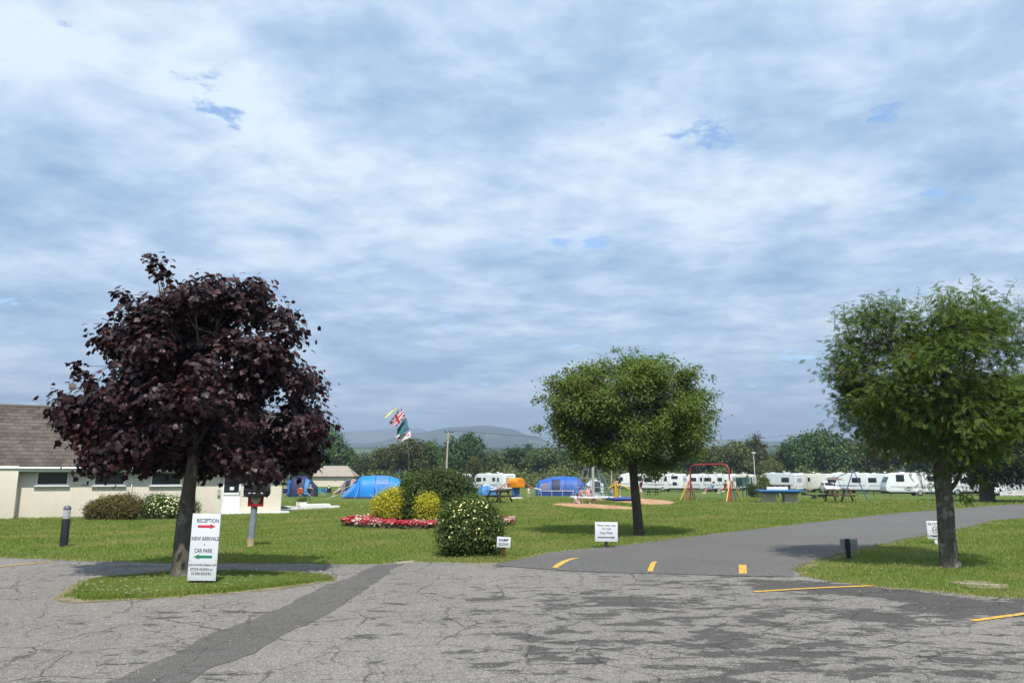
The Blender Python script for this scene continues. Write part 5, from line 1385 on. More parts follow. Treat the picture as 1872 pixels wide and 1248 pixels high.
def caravan(label, pxc, Y, L, yaw, col, wins, stripe, door=None, flip=False, H=2.6, wide=False, rear_win=True, nvent=2):
    b = GX(pxc, Y); t = thing('caravan', label, 'caravan', b, math.radians(-yaw), 'caravans on the pitches')
    f = -1 if flip else 1; W = 2.25; h = L / 2; k = H / 2.6
    prof = [(-h, .55), (-h - .04, .95), (-h + .10, 1.45), (-h + .42, 2.12), (-h + .80, 2.44), (-h + 1.35, 2.54 * k), (h - .5, 2.50 * k), (h - .12, 2.42 * k), (h, 2.2 * k), (h + .02, .6), (h - .15, .42), (-h + .4, .40)]
    prof = [(x * f, z) for x, z in prof]
    MB().prism_xz(prof, -W / 2, W / 2).build('body', col, t, bevel=.07, seg=3)
    MB().box((0, 0, .36), (L * .92, W * .9, .22)).build('chassis', MAT_UNDER, t)
    ys = -W / 2 - .012
    for (x, z, w, hh) in wins:
        o = MB().box((x * f, ys, z), (w, .03, hh)).build('window', MAT_UNDER, t, bevel=.02)
        MB().box((x * f, ys - .012, z), (w - .08, .016, hh - .08)).build('pane', GLASS, o, bevel=.006)
    if door is not None:
        d = MB().box((door * f, ys, 1.3), (.66, .02, 1.8)).build('door', col, t, bevel=.008)
        MB().box((door * f, ys - .014, 1.72), (.34, .012, .55)).build('pane', GLASS, d, smooth=False)
        MB().box((door * f + .26, ys - .02, 1.25), (.04, .02, .14)).build('handle', MAT_UNDER, d, smooth=False)
        for zz in (1.3,):
            for s in (-1, 1): MB().box((door * f + s * .345, ys, zz), (.02, .012, 1.82)).build('door_seal', M('seal_grey', (.28, .28, .29), .6), t, smooth=False)
    if stripe is not None:
        MB().box((0, ys + .006, 1.02), (L * .86, .012, .07)).build('stripe', stripe, t, smooth=False); MB().box((-.2 * f, ys + .006, .90), (L * .55, .012, .035)).build('stripe', stripe, t, smooth=False)
    MB().box((0, ys + .008, .52), (L * .95, .02, .05)).build('side_trim', M('seal_grey', (.28, .28, .29)), t, smooth=False)
    # front window on the sloping nose
    n = MB(); a, c = Vector((-h + .10, 0, 1.45)), Vector((-h + .42, 0, 2.12)); d = (c - a).normalized(); nn = Vector((-d.z, 0, d.x))
    p = (a + c) / 2 + nn * .012
    n.box((p.x * f, 0, p.z), (.02, 1.75, .66), Matrix.Rotation(math.atan2(d.x, d.z) * f, 3, 'Y')); n.build('front_window', GLASS, t, bevel=.006)
    # rear end
    xr = (h + .02) * f
    if rear_win:
        o = MB().box((xr, 0, 1.72), (.04, 1.45, .62)).build('rear_window', M('rear_trim', (.62, .64, .66), .5), t, bevel=.015); MB().box((xr + .022 * f, 0, 1.72), (.012, 1.3, .48)).build('pane', M('shaded_glass', (.26, .28, .30), .25), o, smooth=False)
    MB().box((xr, 0, 2.25 * k - .02), (.05, 1.5, .10)).build('light_bar', M('bar_white', (.66, .67, .69), .4), t, bevel=.01)
    for s in (-1, 1): MB().box((xr + .01 * f, s * .88, .82), (.04, .22, .20)).build('tail_lamp', MAT_LAMP_RED, t, bevel=.01)
    MB().box((xr + .012 * f, 0, .78), (.03, .52, .12)).build('number_plate', M('plate_yellow', (.62, .48, .08), .5), t, smooth=False)
    MB().box((xr, 0, .55), (.08, 2.0, .16)).build('bumper', M('bumper_white', (.6, .6, .6), .5), t, bevel=.03)
    for s in (-1, 1): wheel(t, .25 * f, s * (W / 2 - .14) if s > 0 else -(W / 2 - .09), .32, .19)
    ar = MB(); ar.tube([(.25 * f + .40 * math.cos(a), ys + .005, .34 + .40 * math.sin(a)) for a in np.linspace(0, math.pi, 14)], .035, 6); ar.build('wheel_arch', col, t)
    for i in range(nvent): MB().box((-h * .35 * f + i * L * .38 * f, 0, 2.54 * k + .03), (.5, .5, .10)).build('roof_vent', M('vent_white', (.7, .7, .7), .5), t, bevel=.02)
    MB().lathe([(.03, 0), (.03, .14), (.16, .17), (.19, .20), (.14, .25), (.02, .26)], 14, (.6 * f, .2, 2.52 * k)).build('aerial_dome', M('vent_white', (.7, .7, .7)), t)
    hi = MB().tube([(-h * f, -.45, .46), ((-h - 1.1) * f, 0, .44)], .04, 6).tube([(-h * f, .45, .46), ((-h - 1.1) * f, 0, .44)], .04, 6).tube([((-h - 1.05) * f, 0, .6), ((-h - 1.05) * f, 0, -.02)], .035, 6); hi.build('tow_hitch', MAT_UNDER, t)
    for sx in (-.85, .85): MB().tube([(h * sx, -.85, .45), (h * sx, -.85, -.03)], .03, 6).build('corner_steady', MAT_UNDER, t)
    return t
CW = M('caravan_white', (.74, .76, .78), .4, .04, 1.2, dirt=.08); CC = M('caravan_cream', (.62, .60, .53), .45, .05, 1.2, dirt=.08); CG = M('caravan_silver', (.60, .64, .67), .4, .05, 1.2)
SB = M('stripe_blue', (.12, .16, .28), .5); SG = M('stripe_grey', (.30, .31, .33), .5); SM = M('stripe_maroon', (.30, .12, .13), .5)
wA = [(-2.0, 1.72, 1.05, .55), (-.75, 1.75, .55, .42), (1.25, 1.75, .6, .5)]
wB = [(-1.95, 1.65, 1.1, .62), (-.55, 1.72, .62, .48), (2.05, 2.0, .95, .42), (2.05, 1.12, .62, .45)]
wC = [(-2.1, 1.7, .9, .5), (0.1, 1.72, 1.05, .5), (1.9, 1.72, .7, .5)]
wD = [(-1.7, 1.7, 1.1, .62), (1.4, 1.7, 1.1, .62)]
caravan('white caravan whose roof shows above the big green shrub', 828, 112, 5.2, 25, CW, wD, SG)
caravan('white caravan with blue stripe left of the orange play hub', 903, 106, 6.6, 48, CW, wA, SB, 2.2)
caravan('small white caravan mostly hidden by the lawn tree trunk', 1156, 118, 4.2, 25, CW, wD, SG)
caravan('white caravan with two stacked rear side windows right of the lawn tree trunk', 1214, 109, 6.3, 32, CW, wB, SM, .75)
caravan('long white caravan behind the red swing frame', 1300, 107, 7.0, 40, CW, wC, SG, -.9, H=2.52)
caravan('white caravan end between the swing frame and the play tower', 1352, 114, 4.6, 35, CC, wD, SG, H=2.5)
caravan('white caravan half hidden by the light green bush', 1427, 104, 5.6, 48, CG, wD, SM, H=2.68)
caravan('cream caravan with brown-tinted window and side door behind the table tennis table', 1481, 105, 6.0, 36, CC, [(-1.35, 1.72, .8, .6)], None, .25)
caravan('white caravan behind the blue toddler swing', 1552, 100, 5.6, 42, CW, wD, SB, None, H=2.7)
caravan('silver-grey caravan with one side window right of the blue toddler swing', 1612, 98, 4.3, 18, CG, [(-1.2, 1.7, 1.1, .6)], SG, nvent=1)
caravan('big white caravan standing nearest the rowan trunk on its left', 1672, 84, 6.4, 10, CW, [(-1.7, 1.95, .85, .75), (1.6, 1.9, 1.0, .6)], SG)
caravan('white caravan with raked front window right of the rowan trunk', 1752, 90, 5.0, 22, CW, [(-.8, 1.7, 1.2, .6)], SG, flip=True)
caravan('white caravan behind the hanging rowan leaves beside the evergreen tree', 1782, 97, 4.8, 12, CW, [(1.1, 1.7, 1.1, .6)], SG)
def car(label, pxc, Y, yaw, col):
    b = GX(pxc, Y); t = thing('parked_car', label, 'car', b, math.radians(yaw), 'cars parked among the caravans')
    body = [(-2.0, .35), (-2.05, .62), (-1.9, .78), (-1.0, .92), (1.9, .95), (2.02, .8), (2.02, .4), (1.8, .28), (-1.8, .28)]
    MB().prism_xz(body, -.85, .85).build('body', col, t, bevel=.06, seg=3)
    cab = [(-1.05, .90), (-.35, 1.42), (1.2, 1.46), (1.85, .95)]
    c = MB().prism_xz(cab, -.72, .72).build('cabin', col, t, bevel=.05, seg=3)
    for xs in ([(-.82, .95), (-.32, 1.34), (.22, 1.36), (.22, .95)], [(.32, .95), (.32, 1.36), (1.1, 1.38), (1.5, .97)]):
        for s in (-1, 1): MB().prism_xz(xs, s * .722 - .008, s * .722 + .008).build('side_window', GLASS, c, smooth=False)
    MB().box((-.74, 0, 1.16), (.02, 1.3, .66), Matrix.Rotation(math.atan2(.70, .52), 3, 'Y')).build('windscreen', GLASS, c, smooth=False)
    for s in (-1, 1):
        MB().box((-1.98, s * .62, .68), (.10, .34, .16)).build('headlight', M('headlight', (.7, .72, .75), .15), t, bevel=.02); MB().box((2.0, s * .68, .75), (.06, .22, .2)).build('tail_lamp', MAT_LAMP_RED, t, bevel=.02)
        for x in (-1.25, 1.25): wheel(t, x, s * .76, .31, .18)
    MB().box((-2.05, 0, .45), (.04, .9, .16)).build('grille', MAT_UNDER, t, bevel=.01)
    return t
car('white car parked beside the white railing behind the evergreen tree', 1822, 86, 35, CW)
car('white car parked at the rear of the cream caravan', 1516, 101, 80, CW)

# ------------------------------------------------------------------ tents
def tent(name, label, base, rz, st, mat, poles=(), pole_mat=None, skirt=None, patches=(), guys=(), group=None, p=.75, guy_mat=None, ends=(True, True)):
    t = thing(name, label, 'tent', base, rz, group)
    def pt(s, th, off=0.0):
        i = min(int(s), len(st) - 2); f = s - i
        x, hw, h = (st[i][k] + (st[i + 1][k] - st[i][k]) * f for k in range(3))
        c, sn = math.cos(th), math.sin(th)
        return Vector((x, -(hw + off) * math.copysign(abs(c) ** p, c), max(0.01, (h + off) * sn ** p)))
    n, sub = 16, 4; ns = (len(st) - 1) * sub
    mb = MB(); vs = []
    for a in range(ns + 1):
        s = a / sub
        sag = 0.03 * math.sin(math.pi * (s - int(s)))
        for k in range(n + 1): vs.append(pt(min(s, len(st) - 1.0001), math.pi * k / n, -sag))
    fs = [(a * (n + 1) + k, a * (n + 1) + k + 1, (a + 1) * (n + 1) + k + 1, (a + 1) * (n + 1) + k) for a in range(ns) for k in range(n)]
    if ends[0]: fs.append(tuple(range(n + 1)))
    if ends[1]: fs.append(tuple(ns * (n + 1) + k for k in range(n, -1, -1)))
    mb.add(vs, fs).build('canopy', mat, t)
    for s in poles: MB().tube([pt(s, math.pi * k / 20, .02) for k in range(21)], .022, 6).build('pole', pole_mat or MAT_UNDER, t)
    if skirt is not None:
        mb = MB(); vs, fs = [], []
        for a in range(ns + 1):
            q = pt(min(a / sub, len(st) - 1.0001), 0.0, .012); vs += [(q.x, q.y, .0), (q.x, q.y, .16)]
        for a in range(ns): fs.append((2 * a, 2 * a + 2, 2 * a + 3, 2 * a + 1))
        mb.add(vs, fs).build('mud_skirt', skirt, t)
    for s0, s1, a0, a1, m, nm in patches: MB().grid(lambda u, v: pt(s0 + (s1 - s0) * u, a0 + (a1 - a0) * v, .015), 6, 6).build(nm, m, t)
    for s, th, dx, dy in guys:
        q = pt(s, th, .02); MB().tube([q, (q.x + dx, q.y + dy, 0.0)], .009, 5).build('guy_rope', guy_mat or M('guy_cream', (.62, .60, .42), .8), t)
    return t
BLUE = M('tent_bright_blue', (.012, .20, .62), .5, .12, 1.5); ROYAL = M('tent_royal_blue', (.02, .10, .40), .55, .12, 1.5); NAVY = M('tent_navy', (.02, .025, .06), .6, .15); PURP = M('tent_mauve_grey', (.22, .19, .23), .6, .1); PALE = M('tent_pale_grey', (.50, .55, .62), .6, .1); MIDBLUE = M('tent_mid_blue', (.06, .20, .46), .6, .1); LILAC = M('tent_sky_blue', (.06, .18, .55), .5, .1)
DARKG = M('tent_dark_mesh', (.02, .022, .035), .7); SKIRT = M('mud_skirt_grey', (.05, .06, .08), .8); GUY = M('guy_yellow', (.75, .66, .16), .7)
b = G(668, 911)
tent('tunnel_tent', 'bright blue tunnel tent with sloping front beside the flower bed shrubs', b + Vector((0, 1.6, 0)), .08,
     [(-2.75, .7, .06), (-1.45, 1.3, 1.55), (-.75, 1.6, 2.15), (.75, 1.65, 2.22), (2.1, 1.6, 2.15), (3.2, 1.4, 1.85)], BLUE, (2, 3, 4), NAVY, SKIRT,
     [(1.0, 1.6, .95, 1.25, NAVY, 'vent'), (3.02, 3.95, .55, 2.4, LILAC, 'rear_panel')], [(1.2, .7, -1.3, -1.2), (1.5, .6, -1.2, -1.5), (2, .5, -.3, -1.0), (3, .5, .5, -1.0), (1, .5, -2.2, -1.6)], guy_mat=M('guy_cream', (.62, .60, .42), .8))
MB_g = MB().tube([(b.x - 1.0, b.y, .75), (b.x - 2.75, b.y - 1.3, .02)], .013, 5).build('guy_strap', GUY); tag(MB_g, 'bright yellow guy strap pegged on the grass before the blue tunnel tent', 'rope')
b = G(632, 903)
tent('small_tent', 'mauve-grey dome tent with dark doorway between the chairs and the blue tunnel tent', b + Vector((0, 1.2, 0)), -.1, [(-1.3, .4, .1), (-.9, .9, 1.0), (-.2, 1.2, 1.75), (.6, 1.3, 1.95), (1.4, 1.2, 1.6)], PURP, (1, 2, 3), NAVY, None, [(2.2, 2.95, .15, 1.1, DARKG, 'doorway')])
b = G(538, 908)
tent('awning_tent', 'dark navy tent with blue side poles just right of the bungalow end', b + Vector((0, 2.2, 0)), .05, [(-1.15, 1.3, 1.9), (-.4, 1.5, 2.2), (.5, 1.5, 2.15), (1.2, 1.3, 1.7), (1.75, .8, 1.1)], NAVY, (1, 2), ROYAL, None,
     [(0.02, .35, .05, 1.35, ROYAL, 'blue_panel'), (2.3, 2.85, .05, 1.2, MIDBLUE, 'blue_panel')])
b = G(888, 905)
tent('dome_tent', 'small two-tone blue dome tent with pale roof beside the round flowering bush', b + Vector((0, 1.4, 0)), .15, [(-1.0, .5, .5), (-.6, 1.0, 1.05), (.0, 1.1, 1.28), (.6, 1.0, 1.1), (1.1, .7, .7), (1.5, .3, .15)], MIDBLUE, (1, 2, 3), ROYAL, None,
     [(1.3, 2.6, 1.0, 2.1, PALE, 'roof_panel'), (2.7, 3.3, .8, 1.9, PALE, 'roof_panel')])
b = G(1022, 906)
tent('family_tent', 'large royal blue family tent with dark doorway behind the play hub', b + Vector((0, 2.2, 0)), .0, [(-2.5, 1.2, 1.1), (-2.15, 1.6, 1.65), (-.7, 1.9, 2.05), (.8, 2.0, 2.15), (2.2, 1.9, 2.05), (2.9, 1.4, 1.4)], ROYAL, (1, 2, 3, 4), NAVY, SKIRT,
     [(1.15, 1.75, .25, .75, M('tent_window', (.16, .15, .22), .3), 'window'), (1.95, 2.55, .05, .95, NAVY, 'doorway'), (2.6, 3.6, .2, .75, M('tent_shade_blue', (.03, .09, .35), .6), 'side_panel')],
     [(1.2, .8, -.5, -1.1), (1.9, .8, -.5, -1.2), (2.8, .8, -.5, -1.2), (.5, .7, -1.2, -.8)])
b = G(1090, 901)
tent('shelter_tent', 'pale grey camping shelter behind the rope net climber', b + Vector((0, 2.6, 0)), .0, [(-1.0, .9, 1.2), (-.3, 1.2, 1.85), (.5, 1.2, 1.75), (1.2, .9, 1.2)], PALE, (1, 2), NAVY, None, [(1.1, 2.4, .03, .95, DARKG, 'doorway')])
# windbreak panel in front of the family tent
b = G(1020, 907); t = thing('windbreak', 'low blue windbreak pegged in front of the royal blue tent', 'windbreak', b)
for k in range(3): MB().grid(lambda u, v: (-1.7 + k * 1.1 + u * 1.05, .03 * math.sin(u * 6), .05 + v * .48), 6, 2).build('panel', M('windbreak_blue', (.02, .05, .22), .8), t)
for k in range(4): MB().tube([(-1.72 + k * 1.1, 0, -.05), (-1.72 + k * 1.1, 0, .68)], .018, 6).build('pole', MAT_WHITE, t)
MB().tube([(-1.72, -.03, .56), (1.6, -.03, .56)], .03, 5).build('top_band', MAT_WHITE, t)

# ------------------------------------------------------------------ camping chairs and people
def camp_chair(label, p, rz, mat, frame, tall=1.0):
    t = thing('camping_chair', label, 'chair', p, rz, 'camping chairs by the tents')
    h = tall
    MB().grid(lambda u, v: (-.27 + .54 * u, .24 + .10 * v - .05 * math.sin(math.pi * u), (.42 + .50 * v) * h), 6, 5).build('backrest', mat, t)
    MB().grid(lambda u, v: (-.27 + .54 * u, -.24 + .48 * v, (.46 - .04 * v - .05 * math.sin(math.pi * u)) * h), 6, 5).build('seat', mat, t)
    for s in (-1, 1):
        MB().tube([(-.28 * s, .30, 0), (.28 * s, .26, .46 * h)], .012, 6).build('leg', frame, t); MB().tube([(-.28 * s, -.28, 0), (.28 * s, -.25, .46 * h)], .012, 6).build('leg', frame, t)
        MB().tube([(.28 * s, .26, .40 * h), (.28 * s, .35, .93 * h)], .012, 6).build('back_post', frame, t); MB().box((.29 * s, 0, .66 * h), (.06, .5, .025)).build('armrest', mat, t)
        MB().tube([(.28 * s, -.25, .46 * h), (.28 * s, -.24, .66 * h)], .012, 6).build('arm_post', frame, t)
    return t
FR_S, FR_D = M('chair_silver', (.5, .5, .5), .4, metallic=.4), M('chair_dark', (.04, .04, .045), .5)
CH = {}
for px_, py_, rz, m, fr, lab, tall in ((521, 908, .3, M('chair_navy', (.02, .035, .16), .8), FR_S, 'navy blue camping chair at the bungalow end of the group', 1.0),
        (549, 908, .15, M('chair_orange', (.52, .09, .025), .8), FR_S, 'orange-red camping chair in the ring by the dark navy tent', 1.0), (567, 908, -.1, M('chair_black', (.018, .018, .025), .8), FR_S, 'black camping chair beside the orange-red one', 1.0),
        (581, 906, .0, M('chair_turquoise', (.02, .48, .62), .7), M('chair_frame_green', (.05, .28, .12), .6), 'turquoise camping chair with green frame', .95), (592, 906, .05, M('chair_blue', (.015, .20, .58), .7), FR_S, 'bright blue camping chair beside the turquoise one', .9),
        (604, 906, -.3, M('chair_black', (.018, .018, .025)), FR_D, 'black camping chair beside the mauve tent', .95)):
    g = G(px_, py_); CH[px_] = g; camp_chair(lab, g, rz + math.pi, m, fr, tall)
# folding picnic table in the ring of chairs
b = G(536, 906) + Vector((0, .9, 0)); t = thing('camp_table', 'white folding camp table between the navy and orange chairs', 'table', b)
MB().box((0, 0, .68), (1.0, .6, .03)).build('tabletop', MAT_WHITE, t, bevel=.006)
for sx in (-.42, .42):
    for sy in (-.22, .22): MB().tube([(sx, sy, 0), (sx, sy, .67)], .015, 6).build('leg', FR_S, t)

PENDING = []
SKINS = [M('skin_light', (.55, .33, .24), .6, .06), M('skin_tan', (.44, .25, .17), .6, .06)]
def skin_piece(name, J, R, edges, mat, parent, root, grow=0.0):
    names = []
    for a, b_ in edges:
        for q in (a, b_):
            if q not in names: names.append(q)
    me = bpy.data.meshes.new(name); me.from_pydata([tuple(J[q]) for q in names], [(names.index(a), names.index(b_)) for a, b_ in edges], []); me.update()
    o = mesh_obj(name, me, parent)
    md = o.modifiers.new('Skin', 'SKIN'); md.use_smooth_shade = True
    for q, sv in zip(names, me.skin_vertices[0].data):
        r = R[q] + grow; sv.radius = (r, r); sv.use_root = (q == root)
    ss = o.modifiers.new('Sub', 'SUBSURF'); ss.levels = 1; ss.render_levels = 1
    PENDING.append((o, mat)); return o
def person(label, loc, rz, pose, H, skin, shirt, bottom, hair, shoes=None, long_legs=False, hat=None, group='people on the campsite', lean=0.0):
    t = thing('person', label, 'person', loc, rz, group); s = H / 1.75
    S = {}
    for sd, n in ((-1, 'l'), (1, 'r')):
        if pose in ('stand', 'reach', 'walk'):
            w = .12 if pose == 'walk' else .03
            S.update({'hip' + n: (.09 * sd, 0, .92), 'knee' + n: (.10 * sd, -.02 - sd * w, .50), 'ankle' + n: (.10 * sd, .02 - sd * w * 1.3, .08), 'toe' + n: (.11 * sd, -.13 - sd * w * 1.3, .035)})
            S.update({'sho' + n: (.18 * sd, 0, 1.42)})
            if pose == 'reach': S.update({'elb' + n: (.23 * sd, -.20, 1.22), 'wri' + n: (.17 * sd, -.42, 1.12), 'pal' + n: (.165 * sd, -.47, 1.10), 'fin' + n: (.16 * sd, -.54, 1.07), 'thu' + n: (.13 * sd, -.47, 1.07)})
            else: S.update({'elb' + n: (.25 * sd, .03, 1.14), 'wri' + n: (.26 * sd, -.06, .90), 'pal' + n: (.26 * sd, -.08, .84), 'fin' + n: (.25 * sd, -.10, .76), 'thu' + n: (.23 * sd, -.12, .82)})
        elif pose in ('sit', 'swing', 'perch'):
            S.update({'hip' + n: (.09 * sd, -.02, .48), 'knee' + n: (.11 * sd, -.42, .50)})
            if pose == 'swing': S.update({'ankle' + n: (.10 * sd, -.60, .16), 'toe' + n: (.11 * sd, -.74, .18)})
            else: S.update({'ankle' + n: (.12 * sd, -.46, .09), 'toe' + n: (.13 * sd, -.60, .045)})
            S.update({'sho' + n: (.17 * sd, .05, .97)})
            if pose == 'swing': S.update({'elb' + n: (.25 * sd, -.08, .86), 'wri' + n: (.25 * sd, -.10, 1.08), 'pal' + n: (.25 * sd, -.10, 1.13), 'fin' + n: (.24 * sd, -.14, 1.17), 'thu' + n: (.22 * sd, -.13, 1.11)})
            else: S.update({'elb' + n: (.24 * sd, -.06, .75), 'wri' + n: (.16 * sd, -.26, .62), 'pal' + n: (.14 * sd, -.31, .61), 'fin' + n: (.12 * sd, -.38, .59), 'thu' + n: (.10 * sd, -.31, .63)})
    if pose in ('stand', 'reach', 'walk'): S.update({'pel': (0, 0, .96), 'bel': (0, 0, 1.12), 'che': (0, 0, 1.32), 'nec': (0, 0, 1.49), 'chi': (0, -.025, 1.55), 'hed': (0, -.015, 1.635), 'top': (0, 0, 1.715), 'nos': (0, -.115, 1.62)})
    else: S.update({'pel': (0, 0, .51), 'bel': (0, .03, .66), 'che': (0, .05, .87), 'nec': (0, .04, 1.04), 'chi': (0, .01, 1.10), 'hed': (0, .015, 1.185), 'top': (0, .03, 1.265), 'nos': (0, -.085, 1.17)})
    zp = S['pel'][2]; J = {}
    for k, (x, y, z) in S.items():
        if lean and z > zp and k[:3] not in ('kne', 'ank', 'toe', 'hip'):
            d = z - zp; y = y - math.sin(lean) * d; z = zp + math.cos(lean) * d
        J[k] = (x * s, y * s, z * s)
    kid = 1.12 if H < 1.4 else 1.0
    base = {'pel': .13, 'bel': .125, 'che': .145, 'nec': .055, 'chi': .07, 'hed': .098 * kid, 'top': .065 * kid, 'nos': .014}
    for n in 'lr': base.update({'sho' + n: .06, 'elb' + n: .043, 'wri' + n: .03, 'pal' + n: .036, 'fin' + n: .018, 'thu' + n: .012, 'hip' + n: .09, 'knee' + n: .058, 'ankle' + n: .038, 'toe' + n: .032})
    R = {k: v * s for k, v in base.items()}
    E = [('pel', 'bel'), ('bel', 'che'), ('che', 'nec'), ('nec', 'chi'), ('chi', 'hed'), ('hed', 'top'), ('hed', 'nos')]
    for n in 'lr': E += [('che', 'sho' + n), ('sho' + n, 'elb' + n), ('elb' + n, 'wri' + n), ('wri' + n, 'pal' + n), ('pal' + n, 'fin' + n), ('pal' + n, 'thu' + n), ('pel', 'hip' + n), ('hip' + n, 'knee' + n), ('knee' + n, 'ankle' + n), ('ankle' + n, 'toe' + n)]
    skin_piece('body', J, R, E, skin, t, 'pel')
    def mid(a, b_, f): return tuple(np.array(J[a]) * (1 - f) + np.array(J[b_]) * f)
    if shirt is not None:
        J2, R2 = dict(J), dict(R); E2 = [('pel', 'bel'), ('bel', 'che')]
        for n in 'lr': J2['slv' + n] = mid('sho' + n, 'elb' + n, .75); R2['slv' + n] = R['elb' + n] * 1.25; E2 += [('che', 'sho' + n), ('sho' + n, 'slv' + n)]
        J2['col'] = mid('che', 'nec', .75); R2['col'] = R['nec'] * 1.25; E2 += [('che', 'col')]
        skin_piece('shirt', J2, R2, E2, shirt, t, 'che', .016 * s)
    J3, R3 = dict(J), dict(R); E3 = [('bel', 'pel')]
    J3['bel'] = mid('pel', 'bel', .45)
    for n in 'lr':
        E3 += [('pel', 'hip' + n)]
        if long_legs: E3 += [('hip' + n, 'knee' + n), ('knee' + n, 'ankle' + n)]
        else: J3['hem' + n] = mid('hip' + n, 'knee' + n, .8); R3['hem' + n] = R['knee' + n] * 1.25; E3 += [('hip' + n, 'hem' + n)]
    skin_piece('trousers' if long_legs else 'shorts', J3, R3, E3, bottom, t, 'pel', .014 * s)
    for n in 'lr':
        a, q = Vector(J['ankle' + n]), Vector(J['toe' + n]); d = (q - a); MB().beam(a + Vector((0, .04 * s, -.03 * s)), q + Vector((0, -.03 * s, -.003)), .085 * s, .07 * s).build('shoe', shoes or MAT_WHITE, t, bevel=.02 * s)
    hd = Vector(J['hed']); rr = R['hed']
    cap = MB(); vs = [(rr * 1.12, .0), (rr * 1.14, rr * .35), (rr * 1.0, rr * .8), (rr * .65, rr * 1.15), (rr * .1, rr * 1.28)]
    cap.lathe(vs, 14, (hd.x, hd.y + rr * .22, hd.z)); cap.build('hair', hair, t)
    if hat is not None: MB().lathe([(rr * 1.9, rr * .55), (rr * 1.9, rr * .62), (rr * 1.22, rr * .68), (rr * 1.15, rr * 1.35), (rr * .2, rr * 1.5)], 16, (hd.x, hd.y + rr * .1, hd.z)).build('sun_hat', hat, t)
    for k in (-1, 1): MB().lathe([(.001, -.012 * s), (.011 * s, 0), (.001, .012 * s)], 6, (hd.x + k * .036 * s, hd.y - rr * .93, hd.z + .01 * s)).build('eye', MAT_UNDER, t)
    return t
HB, HD, HG, HF = M('hair_brown', (.10, .055, .03), .7), M('hair_dark', (.025, .018, .014), .7), M('hair_grey', (.45, .43, .40), .7), M('hair_fair', (.42, .28, .13), .7)
cl = lambda n, c: M('cloth_' + n, c, .85, .08)
WH, BK, RD, LB, PK, BE, NV, GR = cl('white', (.72, .72, .74)), cl('black', (.02, .02, .024)), cl('crimson', (.42, .02, .06)), cl('light_blue', (.10, .34, .62)), cl('pink', (.66, .34, .32)), cl('beige', (.42, .36, .26)), cl('navy', (.03, .04, .12)), cl('grey', (.22, .22, .24))
def seat_on(px_, dz=0.0): g = CH[px_]; return (g.x, g.y, g.z + dz)
person('person in a pink top sitting in the navy camping chair', seat_on(521), .3 + math.pi, 'sit', 1.65, SKINS[0], PK, NV, HG)
person('person in pale blue sitting at the white camp table', G(536, 907) + Vector((0, 1.6, 0)), math.pi * .1, 'sit', 1.7, SKINS[0], cl('pale_blue', (.5, .6, .68)), GR, HG)
person('person in white sitting in the orange-red camping chair', seat_on(549), .15 + math.pi, 'sit', 1.6, SKINS[1], WH, NV, HB)
person('person in beige sitting in the black chair beside the orange-red one', seat_on(567), -.1 + math.pi, 'sit', 1.7, SKINS[0], BE, GR, HG)
person('person in a white sun hat sitting beside the bright blue camping chair', G(598, 906) + Vector((0, .5, 0)), -1.3, 'sit', 1.68, SKINS[0], WH, BK, HG, hat=WH)
# that person's stool, and a recliner by the tent
b = G(598, 906) + Vector((0, .5, 0)); t = thing('folding_stool', 'dark folding stool under the person in the white sun hat', 'stool', b, -1.3)
MB().box((0, 0, .375), (.42, .42, .03)).build('seat', FR_D, t, bevel=.01)
for s in (-1, 1): MB().tube([(-.19 * s, -.18, 0), (.19 * s, -.18, .37)], .012, 6).build('leg', FR_S, t); MB().tube([(-.19 * s, .18, 0), (.19 * s, .18, .37)], .012, 6).build('leg', FR_S, t)
b2 = G(536, 907) + Vector((0, 1.6, 0)); t = thing('folding_stool', 'dark folding stool behind the white camp table', 'stool', b2, .3)
MB().box((0, 0, .375), (.42, .42, .03)).build('seat', FR_D, t, bevel=.01)
for s in (-1, 1): MB().tube([(-.19 * s, -.18, 0), (.19 * s, -.18, .37)], .012, 6).build('leg', FR_S, t); MB().tube([(-.19 * s, .18, 0), (.19 * s, .18, .37)], .012, 6).build('leg', FR_S, t)
g = G(617, 907); camp_chair('brown reclining camping chair in front of the mauve tent doorway', g, -1.1, M('chair_brown', (.09, .07, .06), .8), FR_S, .85); CH[617] = g
person('person in a pale top reclining before the mauve tent doorway', seat_on(617, -.04), -1.1, 'sit', 1.65, SKINS[0], cl('pale_grey', (.5, .48, .46)), GR, HF, lean=-.35)
person('toddler in white standing right of the orange play hub', G(967, 908) + Vector((0, 1.5, 0)), .6, 'stand', .85, SKINS[0], WH, WH, HF)

